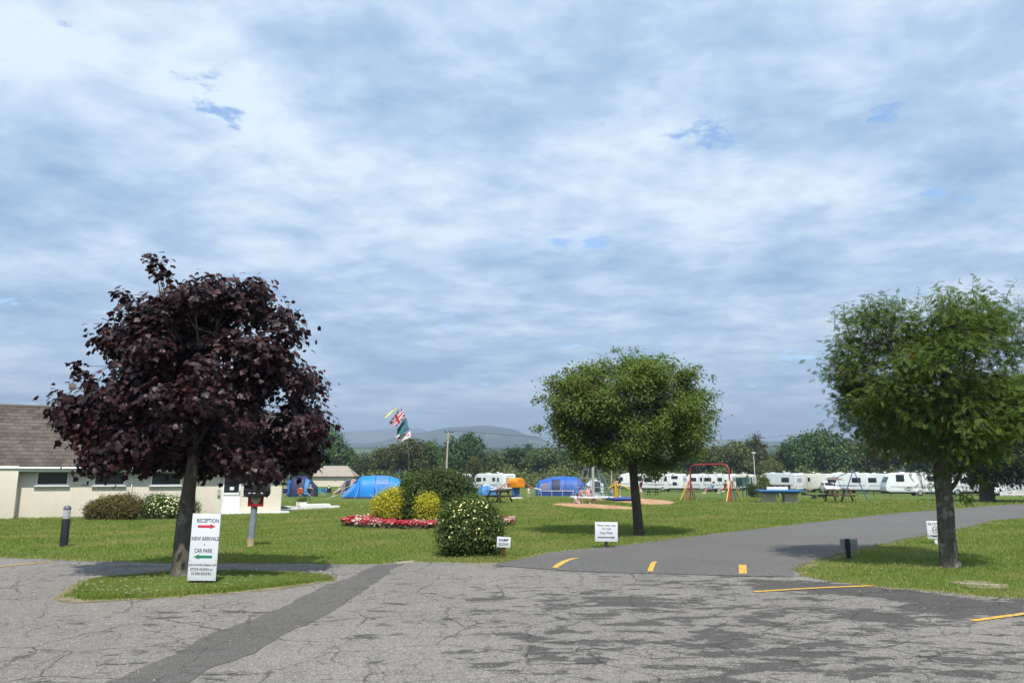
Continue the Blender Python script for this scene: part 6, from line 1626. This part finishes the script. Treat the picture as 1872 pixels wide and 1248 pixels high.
# ------------------------------------------------------------------ play equipment
def steel(n, c): return M('play_' + n, c, .45, .1, 4, spec=.5)
YEL, RED, BLU, GRN, BLK, GRY = steel('yellow', (.62, .36, .02)), steel('red', (.36, .02, .035)), steel('blue', (.03, .11, .28)), steel('green', (.02, .10, .07)), steel('black', (.015, .015, .018)), steel('grey', (.34, .36, .36))
def picnic(label, p, rz, mat, sc=1.0):
    t = thing('picnic_table', label, 'picnic table', p, rz, 'wooden picnic tables')
    for k in range(5): MB().box((0, (-.30 + .15 * k) * sc, .73 * sc), (1.5 * sc, .138 * sc, .04 * sc)).build('top_plank', mat, t, bevel=.006)
    for s in (-1, 1):
        for k in range(2): MB().box((0, s * (.62 + .13 * k) * sc, .44 * sc), (1.5 * sc, .12 * sc, .04 * sc)).build('bench_plank', mat, t, bevel=.006)
    for x in (-.52, .52):
        for s in (-1, 1): MB().beam((x * sc, s * .64 * sc, 0), (x * sc, s * .22 * sc, .71 * sc), .05 * sc, .10 * sc).build('leg', mat, t)
        MB().box((x * sc + .05 * sc, 0, .40 * sc), (.045 * sc, 1.5 * sc, .09 * sc)).build('cross_brace', mat, t); MB().box((x * sc + .05 * sc, 0, .69 * sc), (.045 * sc, .7 * sc, .06 * sc)).build('top_brace', mat, t)
    return t
WOODD = M('dark_timber', (.07, .038, .03), .85, .25, 6, .4); WOODB = M('brown_timber', (.11, .065, .035), .85, .25, 6, .4)
picnic('dark brown picnic table left of the orange play hub', G(912, 919), .9, WOODD, 1.0)
picnic('low black-looking picnic table beyond the bark chips', G(1193, 905), .1, M('black_timber', (.02, .018, .016), .85, .2), .9)
picnic('brown picnic table on the lawn before the blue toddler swing', G(1534, 918), .12, WOODB, 1.05)
def play_hub():
    b = G(943, 911); t = thing('play_hub', 'orange drum on a blue post with two curved red arms', 'play equipment', b, .12)
    MB().lathe([(.75, -.05), (.62, .02), (.38, .10), (.02, .13)], 24).build('base_pad', M('pad_white', (.6, .58, .54), .7), t)
    MB().box((0, 0, .45), (.52, .5, .80)).build('post', BLU, t, bevel=.03)
    k = MB(); n = 18; prof = [(-.40, .0), (.40, .0)] + [(.40 * math.cos(a), .36 + .36 * math.sin(a)) for a in np.linspace(0, math.pi, n)]
    k.prism_xz([(x, z + .82) for x, z in prof], -.58, .58); dr = k.build('drum', steel('orange', (.75, .28, .008)), t, bevel=.03); dr.rotation_euler = (0, 0, .55)
    mb = MB(); pr = [(x * .86, .86 + z * .86) for x, z in prof]; mb.prism_xz(pr, -.60, -.585); o = mb.build('front_ring', steel('amber', (.70, .22, .006)), t); o.rotation_euler = (0, 0, .55)
    for s in (-1, 1):
        MB().tube([(.35 * s, 0, 1.10), (.75 * s, 0, 1.12), (1.0 * s, 0, .95), (1.2 * s, -.05, .80), (1.45 * s, -.1, .74)], .05, 8).build('arm', steel('rust', (.30, .08, .04)), t)
        MB().box((1.66 * s, -.12, .71), (.5, .22, .09), Matrix.Rotation(.25 * s, 3, 'Y')).build('arm_seat', M('seat_pale', (.62, .60, .56), .6), t, bevel=.03)
play_hub()
def net_climber():
    b = G(1085, 921); t = thing('rope_climber', 'rope net climber hung from a grey pole over bark chips', 'play equipment', b)
    Hp = 3.3
    MB().tube([(0, 0, -.1), (0, 0, Hp)], .085, 12).build('pole', GRY, t); MB().tube([(0, 0, -.1), (0, 0, .38)], .105, 12).build('pole_sleeve', M('rusty_sleeve', (.16, .12, .08), .7, .3), t)
    R = 1.28; cx, cy = .05, 1.15; n = 12
    ring = [(cx + R * math.cos(2 * math.pi * k / n), cy + R * math.sin(2 * math.pi * k / n), .36) for k in range(n)]
    MB().tube(ring + ring[:2], .05, 8).build('rim', M('rim_white', (.62, .66, .68), .5), t)
    r2 = [(cx + R * .62 * math.cos(2 * math.pi * k / n), cy + R * .62 * math.sin(2 * math.pi * k / n), .50) for k in range(n)]; MB().tube(r2 + r2[:2], .035, 6).build('inner_rim', M('rim_white', (.62, .66, .68)), t)
    top = (cx * .5, cy * .45, Hp - .05)
    rope = M('rope_grey', (.30, .32, .33), .8)
    MB().tube([(0, 0, Hp - .05), top], .05, 8).build('head_arm', GRY, t)
    for k in range(n): MB().tube([ring[k], tuple(np.array(ring[k]) * .5 + np.array(top) * .5 + np.array([0, 0, -.12])), top], .014, 5).build('rope', rope, t)
    for f in (.25, .45, .62):
        q = [tuple(np.array(ring[k % n]) * (1 - f) + np.array(top) * f + np.array([0, 0, -.20 * math.sin(math.pi * f)])) for k in range(n + 1)]; MB().tube(q, .012, 5).build('rope', rope, t)
    # sagging green net panel on the right flank
    a0 = -1.2
    def net(u, v):
        a = a0 + 1.6 * u; e = np.array([cx + R * math.cos(a), cy + R * math.sin(a), .36]); p = e * (1 - .62 * v) + np.array(top) * .62 * v
        return (p[0] * 1.0 + .03 * math.sin(9 * u), p[1], p[2] - .25 * math.sin(math.pi * v))
    for i in range(9):
        MB().tube([net(i / 8, v / 8) for v in range(9)], .016, 4).build('net_strand', M('net_green', (.03, .10, .08), .8), t); MB().tube([net(u / 8, i / 8) for u in range(9)], .016, 4).build('net_strand', M('net_green', (.03, .10, .08)), t)
    return b, cx, cy
nb, ncx, ncy = net_climber()
person('child in pink sitting on the net climber rim beside its pole', nb + Vector((-.22, .45, .02)), .25, 'perch', 1.35, SKINS[0], PK, PK, HB)
person('child in a dusky pink top sitting at the left of the net climber', nb + Vector((-.62, .75, .02)), -.2, 'perch', 1.3, SKINS[1], cl('dusky', (.40, .22, .20)), cl('brown', (.10, .07, .06)), HD)
person('child in white crouching at the left rim of the net climber', nb + Vector((-1.05, .2, -.22)), .9, 'sit', 1.15, SKINS[0], WH, cl('lilac', (.45, .40, .55)), HD, lean=.5)
def roundabout():
    b = G(1137, 915.5) + Vector((0, .3, .0)); t = thing('roundabout', 'blue playground roundabout with curved yellow handrails', 'play equipment', b)
    MB().lathe([(.3, 0), (.3, .06), (1.15, .09), (1.25, .13), (1.25, .19), (1.18, .22), (.02, .23)], 40).build('platform', steel('disc_blue', (.025, .06, .30)), t)
    MB().tube([(-.35, 0, .2), (-.35, 0, 1.12)], .07, 10).build('hub_post', steel('amber_yellow', (.62, .30, .015)), t)
    for k, (ex, ey) in enumerate(((-.95, -.35), (.55, -.75), (.75, .65), (-.55, .95))):
        a = np.array([-.35, 0, 1.06]); e = np.array([ex, ey, .62]); m1 = a + (e - a) * .55 + np.array([0, 0, .12])
        MB().tube([tuple(a), tuple(m1), tuple(e + np.array([0, 0, .10])), tuple(e), (ex, ey, .2)], .035, 8).build('handrail', YEL, t)
    for k in range(3):
        a = 2.1 * k; MB().tube([(-.35 + .12 * math.cos(a), .12 * math.sin(a), .2), (-.35 + .09 * math.cos(a), .09 * math.sin(a), 1.0)], .03, 8).build('hub_rail', YEL, t)
    return b
rb = roundabout()
person('child in a black T-shirt standing on the roundabout holding its rail', rb + Vector((-.02, .35, .225)), -1.45, 'reach', 1.45, SKINS[0], BK, GR, HB, lean=.12)
person('child in grey sitting on the roundabout beside its yellow hub', rb + Vector((-.75, .25, -.02)), -.2, 'sit', 1.15, SKINS[0], GR, cl('coral', (.45, .12, .08)), HB)
person('child in white shorts walking just right of the lawn tree trunk', GX(1170, rb.y + .4) + Vector((0, 0, .026)), 1.2, 'walk', 1.45, SKINS[1], BK, WH, HD, lean=.35)
def swing_set(label, A, B, H, bar, legs, seats, name='swing_frame', inset=.0):
    A, B = Vector(A), Vector(B); t = thing(name, label, 'swing', (A + B) / 2, 0)
    c = (A + B) / 2; d = (B - A); d.z = 0; L = d.length; d.normalize(); s = Vector((-d.y, d.x, 0)); a, b_ = A - c, B - c
    ia, ib = a + d * .12, b_ - d * .12; zc = Vector((0, 0, 1))
    MB().tube([a + zc * 0, ia + zc * (H - .35), ia + d * .12 + zc * (H - .08), ia + d * .4 + zc * H, ib - d * .4 + zc * H, ib - d * .12 + zc * (H - .08), ib + zc * (H - .35), b_], .05, 10).build('crossbar', bar, t)
    for e in (a, b_):
        for q, off in enumerate(((.85, .30), (-.85, .30), (.42, .05), (-.42, .05))):
            sg = off[0]; m = legs[q % len(legs)]
            MB().tube([e + s * sg + d * (off[1] if e is a else -off[1]) * -.6, e + s * sg * .12 + zc * (H * .55)], .034, 8).build('leg', m, t)
    for f, ang, side in seats:
        p = a + d * (L * f); w = .24; CL = H - .48
        tip = p + zc * H + s * math.sin(ang) * CL - zc * math.cos(ang) * CL
        for k in (-1, 1): MB().tube([p + d * w * k + zc * H, tip + d * w * k], .013, 5).build('chain', GRY, t)
        R = Matrix((d, s, zc)).transposed()
        st = MB().box(tip, (.5, .2, .05), R).build('swing_seat', BLK, t, bevel=.01)
        SEATS.append((c + tip, math.atan2(d.y, d.x), ang))
    return t
SEATS = []
swing_set('red-barred swing set with yellow, red and blue legs', GX(1262, 50.5), GX(1338, 48.0), 2.35, RED, [YEL, YEL, BLU, RED], [(.32, .45, 1), (.66, .5, 1)])
for i, ((p, a, ang), (lab, sh, bt, hr, ln)) in enumerate(zip(SEATS, (('child in light blue leaning back on the left seat of the red swing set', LB, cl('violet', (.14, .08, .22)), HD, -.55), ('child in a crimson top on the right seat of the red swing set', RD, cl('dark_red', (.22, .05, .05)), HD, -.1)))):
    s_ = 1.25 / 1.75; person(lab, (p.x, p.y, p.z - .40 * s_), a - .5, 'swing', 1.25, SKINS[i], sh, bt, hr, lean=ln)
def toddler_swing():
    A, B = G(1532, 903), G(1564, 913); c = (A + B) / 2; t = thing('toddler_swing', 'slim blue A-frame toddler swing behind the brown picnic table', 'swing', c)
    H = 2.05; zc = Vector((0, 0, 1)); d = (B - A).normalized(); s = Vector((-d.y, d.x, 0)); m = steel('swing_blue', (.05, .10, .26))
    for e in (A - c, B - c):
        for k in (-1, 1): MB().tube([e + s * .75 * k, e + zc * H], .035, 8).build('leg', m, t)
        MB().tube([e + s * .4 + zc * H * .47, e - s * .4 + zc * H * .47], .022, 6).build('brace', m, t)
    MB().tube([A - c + zc * H, B - c + zc * H], .04, 8).build('crossbar', BLK, t)
    p = (A - c).lerp(B - c, .5)
    for k in (-1, 1): MB().tube([p + d * .15 * k + zc * H, p + d * .15 * k + zc * .75], .010, 5).build('chain', GRY, t)
    st = MB().lathe([(.10, .42), (.17, .45), (.19, .60), (.19, .75), (.17, .75)], 14, p); st.build('cradle_seat', BLK, t)
toddler_swing()
def play_tower():
    b = G(1362, 907); t = thing('play_tower', 'dark play tower with platform and curved slide right of the red swing set', 'play equipment', b, .25)
    for x in (-.55, .55):
        for y in (-.55, .55): MB().tube([(x, y, -.05), (x, y, 1.95)], .05, 10).build('post', steel('slate', (.06, .085, .09)), t)
    MB().box((0, 0, 1.05), (1.2, 1.2, .07)).build('platform', steel('slate', (.06, .085, .09)), t)
    for k in range(6): MB().box((-.45 + k * .18, -.57, 1.48), (.13, .025, .76)).build('barrier_slat', GRN, t)
    for k in range(6): MB().box((-.57, -.45 + k * .18, 1.48), (.025, .13, .76)).build('barrier_slat', GRN, t)
    for y in (-.575, .57): MB().box((0, y, 1.9), (1.1, .035, .06)).build('top_rail', GRN, t)
    MB().lathe([(.34, .0), (.36, .35), (.33, .75), (.05, .78)], 16, (-.35, .1, 1.1)).build('barrel', steel('dark_barrel', (.03, .045, .05)), t)
    MB().tube([(.15, -.75, -.05), (.15, -.75, 1.75), (.15, -.55, 1.85)], .025, 8).build('fire_pole', GRY, t)
    sl = lambda u, v: ((.6 + 1.35 * u), -.1 + (v - .5) * .46, (1.08 - .92 * (u ** .8) + .06 * u + .16 * (abs(v - .5) * 2) ** 4))
    MB().grid(sl, 14, 8).build('slide', steel('slide_steel', (.42, .43, .42)), t)
    for s in (-.24, .24): MB().tube([(.55, -.1 + s, 1.3), (1.0, -.1 + s, 1.05), (1.5, -.1 + s, .58), (1.95, -.1 + s, .26)], .022, 6).build('slide_rail', GRY, t)
    for k in range(5): MB().tube([(-.62 - .16 * (5 - k) * .5, -.25, .2 * (k + 1)), (-.62 - .16 * (5 - k) * .5, .25, .2 * (k + 1))], .02, 6).build('ladder_rung', GRN, t)
    for s in (-.26, .26): MB().tube([(-1.08, s, -.02), (-.58, s, 1.2)], .022, 6).build('ladder_rail', GRN, t)
    return b
tb_ = play_tower()
person('child in black leaning over the top rail of the play tower', tb_ + Vector((.25, 0, 1.085)), .5, 'reach', 1.2, SKINS[0], BK, GR, HF, lean=.3)
# spring riders on the grass by the tower
b = G(1320, 906); t = thing('spring_rider', 'white spring rider with black handles between the swing set and the play tower', 'play equipment', b)
MB().tube([(.07 * math.cos(k * .9), .07 * math.sin(k * .9), .02 + k * .014) for k in range(30)], .014, 6).build('spring', BLK, t)
MB().prism_xz([(-.4, .45), (-.2, .42), (.2, .42), (.42, .6), (.34, .75), (.12, .62), (-.2, .62), (-.42, .7)], -.04, .04).build('rider_body', MAT_WHITE, t, bevel=.01)
MB().tube([(.22, -.2, .74), (.22, .2, .74)], .018, 6).build('handle', BLK, t); MB().box((-.1, 0, .64), (.3, .24, .04)).build('rider_seat', BLK, t, bevel=.01)
def table_tennis():
    b = G(1431, 919) + Vector((0, .55, 0)); t = thing('table_tennis_table', 'blue table tennis table with white net on flared concrete legs', 'table tennis table', b, -.10)
    MB().box((0, 0, .72), (2.6, 1.45, .09)).build('tabletop', steel('table_blue', (.03, .16, .40)), t, bevel=.012)
    MB().box((0, 0, .62), (2.2, 1.1, .10)).build('under_frame', BLU, t)
    MB().box((-.08, 0, .855), (1.25, .05, .18)).build('net', MAT_WHITE, t, bevel=.01)
    conc = M('pale_concrete', (.44, .38, .30), .9, .12, 5, .3)
    for x in (-.62, .62):
        pr = [(-.44, 0), (-.37, .2), (-.37, .4), (-.46, .6), (.46, .6), (.37, .4), (.37, .2), (.44, 0)]
        MB().prism_xz([(x + q, z) for q, z in pr], -.34, .34).build('pedestal', conc, t, bevel=.02)
table_tennis()
def black_frame():
    b = G(1428, 909); t = thing('trim_bars', 'black beam on four posts behind the table tennis table', 'play equipment', b, .1)
    MB().box((0, 0, .98), (1.75, .14, .10)).build('beam', BLK, t, bevel=.02)
    for k in range(4): MB().lathe([(.07, -.05), (.06, .4), (.07, .7), (.12, .95)], 10, (-.78 + k * .52, 0, 0)).build('post', BLK, t)
black_frame()
b = G(1488, 912); t = thing('seesaw', 'low black seesaw beam with square seats right of the table tennis table', 'seesaw', b, .1)
MB().beam((-.75, 0, .36), (.62, 0, .20), .09, .08).build('beam', BLK, t)
MB().prism_xz([(-.22, -.02), (.22, -.02), (.07, .27), (-.07, .27)], -.1, .1).build('pivot', BLK, t, bevel=.01)
for x, z in ((-.75, .36), (.5, .22)): MB().box((x, 0, z + .02), (.26, .28, .18)).build('seat', BLK, t, bevel=.02)
MB().prism_xz([(.58, .30), (.92, .30), (.75, .08)], -.12, .12).build('end_hopper', BLK, t, bevel=.01)

# ------------------------------------------------------------------ lamp, pole, wires, flags, parasol
b = GX(1382, 80); t = thing('lamp_post', 'white lamp post with lantern head before the dark trees', 'street lamp', b); H = P(1382, 826, 80).z - b.z
lw = M('lamp_white', (.55, .57, .58), .5); MB().tube([(0, 0, -.1), (0, 0, 1.0), (0, 0, 1.02), (0, 0, H - .35)], [.08, .075, .05, .045], 10).build('column', lw, t)
MB().lathe([(.05, H - .38), (.11, H - .34), (.17, H - .12), (.16, H - .10)], 14).build('lantern', M('lantern_glass', (.6, .62, .6), .3), t); MB().lathe([(.27, H - .10), (.25, H - .05), (.06, H - .01), (.02, H + .05)], 14).build('lantern_cap', lw, t)
b = GX(818, 112); t = thing('utility_pole', 'wooden utility pole with crossarm rising behind the green shrub', 'utility pole', b); H = P(818, 789, 112).z - b.z
pw = M('weathered_pole', (.40, .36, .29), .9, .15, 6, .3); MB().tube([(-.35, 0, -.2), (0, 0, H)], [.16, .11], 12).build('pole', pw, t); MB().box((.1, 0, H - .05), (1.5, .1, .12)).build('crossarm', M('dark_timber', (.07, .038, .03)), t)
for x in (-.6, 0, .75): MB().lathe([(.05, 0), (.07, .06), (.03, .12), (.06, .18), (.02, .24)], 10, (x + .05, 0, H + .02)).build('insulator', M('insulator_brown', (.08, .06, .06), .4), t)
pole_top = b + Vector((0, 0, H + .2))
for k, x in enumerate((-.55, .8)):
    e = GX(1560, 150) + Vector((x, 0, 11.5)); s_ = pole_top + Vector((x, 0, 0))
    pts = [s_.lerp(e, i / 20) - Vector((0, 0, 2.2 * math.sin(math.pi * i / 20))) for i in range(21)]
    o = MB().tube(pts, .012, 4).build('overhead_wire', MAT_UNDER); tag(o, 'thin overhead wire running from the utility pole towards the rowan tree, ' + ('nearer' if k == 0 else 'farther') + ' strand', 'wire', 'overhead wires')
def flag_mesh(fn, corners, nu, nv, wave, mats, Y):
    """corners: four pixel corners (top-left, top-right, bottom-right, bottom-left) of a cloth hanging at depth Y"""
    q = [P(a, c, Y) for a, c in corners]; vs, fs, mi = [], [], []
    for j in range(nv + 1):
        for i in range(nu + 1):
            u, v = i / nu, j / nv
            p = (q[0] * (1 - u) + q[1] * u) * (1 - v) + (q[3] * (1 - u) + q[2] * u) * v
            p = p + Vector((0, .16 * math.sin(wave * u * 3.1 + v * 2) + .08 * math.sin(v * 5 + u), .03 * math.sin(6 * u + 3 * v)))
            vs.append(p)
    for j in range(nv):
        for i in range(nu):
            fs.append((j * (nu + 1) + i, j * (nu + 1) + i + 1, (j + 1) * (nu + 1) + i + 1, (j + 1) * (nu + 1) + i)); mi.append(fn((i + .5) / nu, (j + .5) / nv))
    c = sum(vs, Vector()) / len(vs)
    me = bpy.data.meshes.new('flag'); me.from_pydata([v - c for v in vs], [], fs); me.update()
    for m in mats: me.materials.append(m)
    me.polygons.foreach_set('material_index', mi); me.polygons.foreach_set('use_smooth', [True] * len(fs))
    return me, c
fb, fw, fr_ = M('flag_navy', (.03, .05, .18), .8), M('flag_white', (.68, .68, .70), .8), M('flag_red', (.48, .03, .05), .8); ft = M('flag_teal', (.05, .16, .20), .8)
def union(u, v):
    x, y = (u - .5) * 2, (v - .5)
    if abs(x) < .18 or abs(y) < .09: return 2
    if abs(x) < .30 or abs(y) < .15: return 1
    d1, d2 = abs(y - x / 2), abs(y + x / 2)
    if min(d1, d2) < .035: return 2
    if min(d1, d2) < .10: return 1
    return 0
YF = 72
me, c = flag_mesh(union, [(711, 772), (733, 743), (742, 764), (720, 783)], 40, 24, 1.5, [fb, fw, fr_], YF); o = mesh_obj('flag', me); o.location = c; tag(o, 'red, white and blue crossed flag streaming at the top of the line', 'flag', 'flags flying above the tents')
me, c = flag_mesh(lambda u, v: 1 if v > .82 and u < .3 else 0, [(726, 784), (742, 762), (748, 785), (724, 801)], 14, 14, 2.2, [ft, fw], YF + .3); o = mesh_obj('flag', me); o.location = c; tag(o, 'dark teal flag in the middle of the line', 'flag', 'flags flying above the tents')
def rw(u, v):
    if .40 < u < .62: return 1 if abs(v - .5) > .36 else 0
    return 1 if (u - .82) ** 2 + (v - .5) ** 2 < .02 or u < .22 and v < .4 else 0
me, c = flag_mesh(rw, [(724, 799), (750, 787), (752, 801), (730, 807)], 30, 14, 1.2, [fw, fr_], YF + .5); o = mesh_obj('flag', me); o.location = c; tag(o, 'white flag with red marks lowest on the line', 'flag', 'flags flying above the tents')
me, c = flag_mesh(lambda u, v: 0 if v < .35 or v > .7 else 1, [(702, 760), (724, 745), (727, 747), (704, 764)], 16, 3, 2.0, [M('streamer_yellow', (.62, .62, .10), .8), M('streamer_pale', (.55, .60, .55), .8)], YF - .3); o = mesh_obj('streamer', me); o.location = c; tag(o, 'yellow streamer fluttering left of the crossed flag', 'streamer')
b = GX(746, YF + .6); top = P(733, 742, YF) - b; t = thing('flagpole', 'very thin bending pole carrying the flags above the bright blue tent', 'flagpole', b)
MB().tube([(0, 0, -.05), (.02, 0, top.z * .4), (top.x * .35, top.y * .5, top.z * .75), (top.x, top.y, top.z)], [.010, .008, .006, .004], 6).build('pole', GRY, t)
b = GX(1527, 94); t = thing('parasol', 'brown-grey parasol beside the white caravan behind the toddler swing', 'parasol', b)
MB().lathe([(1.05, 1.75), (1.06, 1.80), (.6, 2.0), (.05, 2.15), (.02, 2.22)], 10).build('canopy', M('parasol_brown', (.16, .12, .11), .8), t); MB().tube([(0, 0, 0), (0, 0, 2.15)], .025, 8).build('pole', GRY, t); MB().lathe([(.25, 0), (.25, .05), (.06, .1), (.03, .2)], 14).build('base', BLK, t)

# ------------------------------------------------------------------ bake the grown figures into plain meshes
bpy.context.view_layer.update()
_dg = bpy.context.evaluated_depsgraph_get()
_baked = [(o, mat, bpy.data.meshes.new_from_object(o.evaluated_get(_dg))) for o, mat in PENDING]
for o, mat, me in _baked:
    o.modifiers.clear(); o.data = me
    me.materials.clear(); me.materials.append(mat)
    me.polygons.foreach_set('use_smooth', [True] * len(me.polygons))
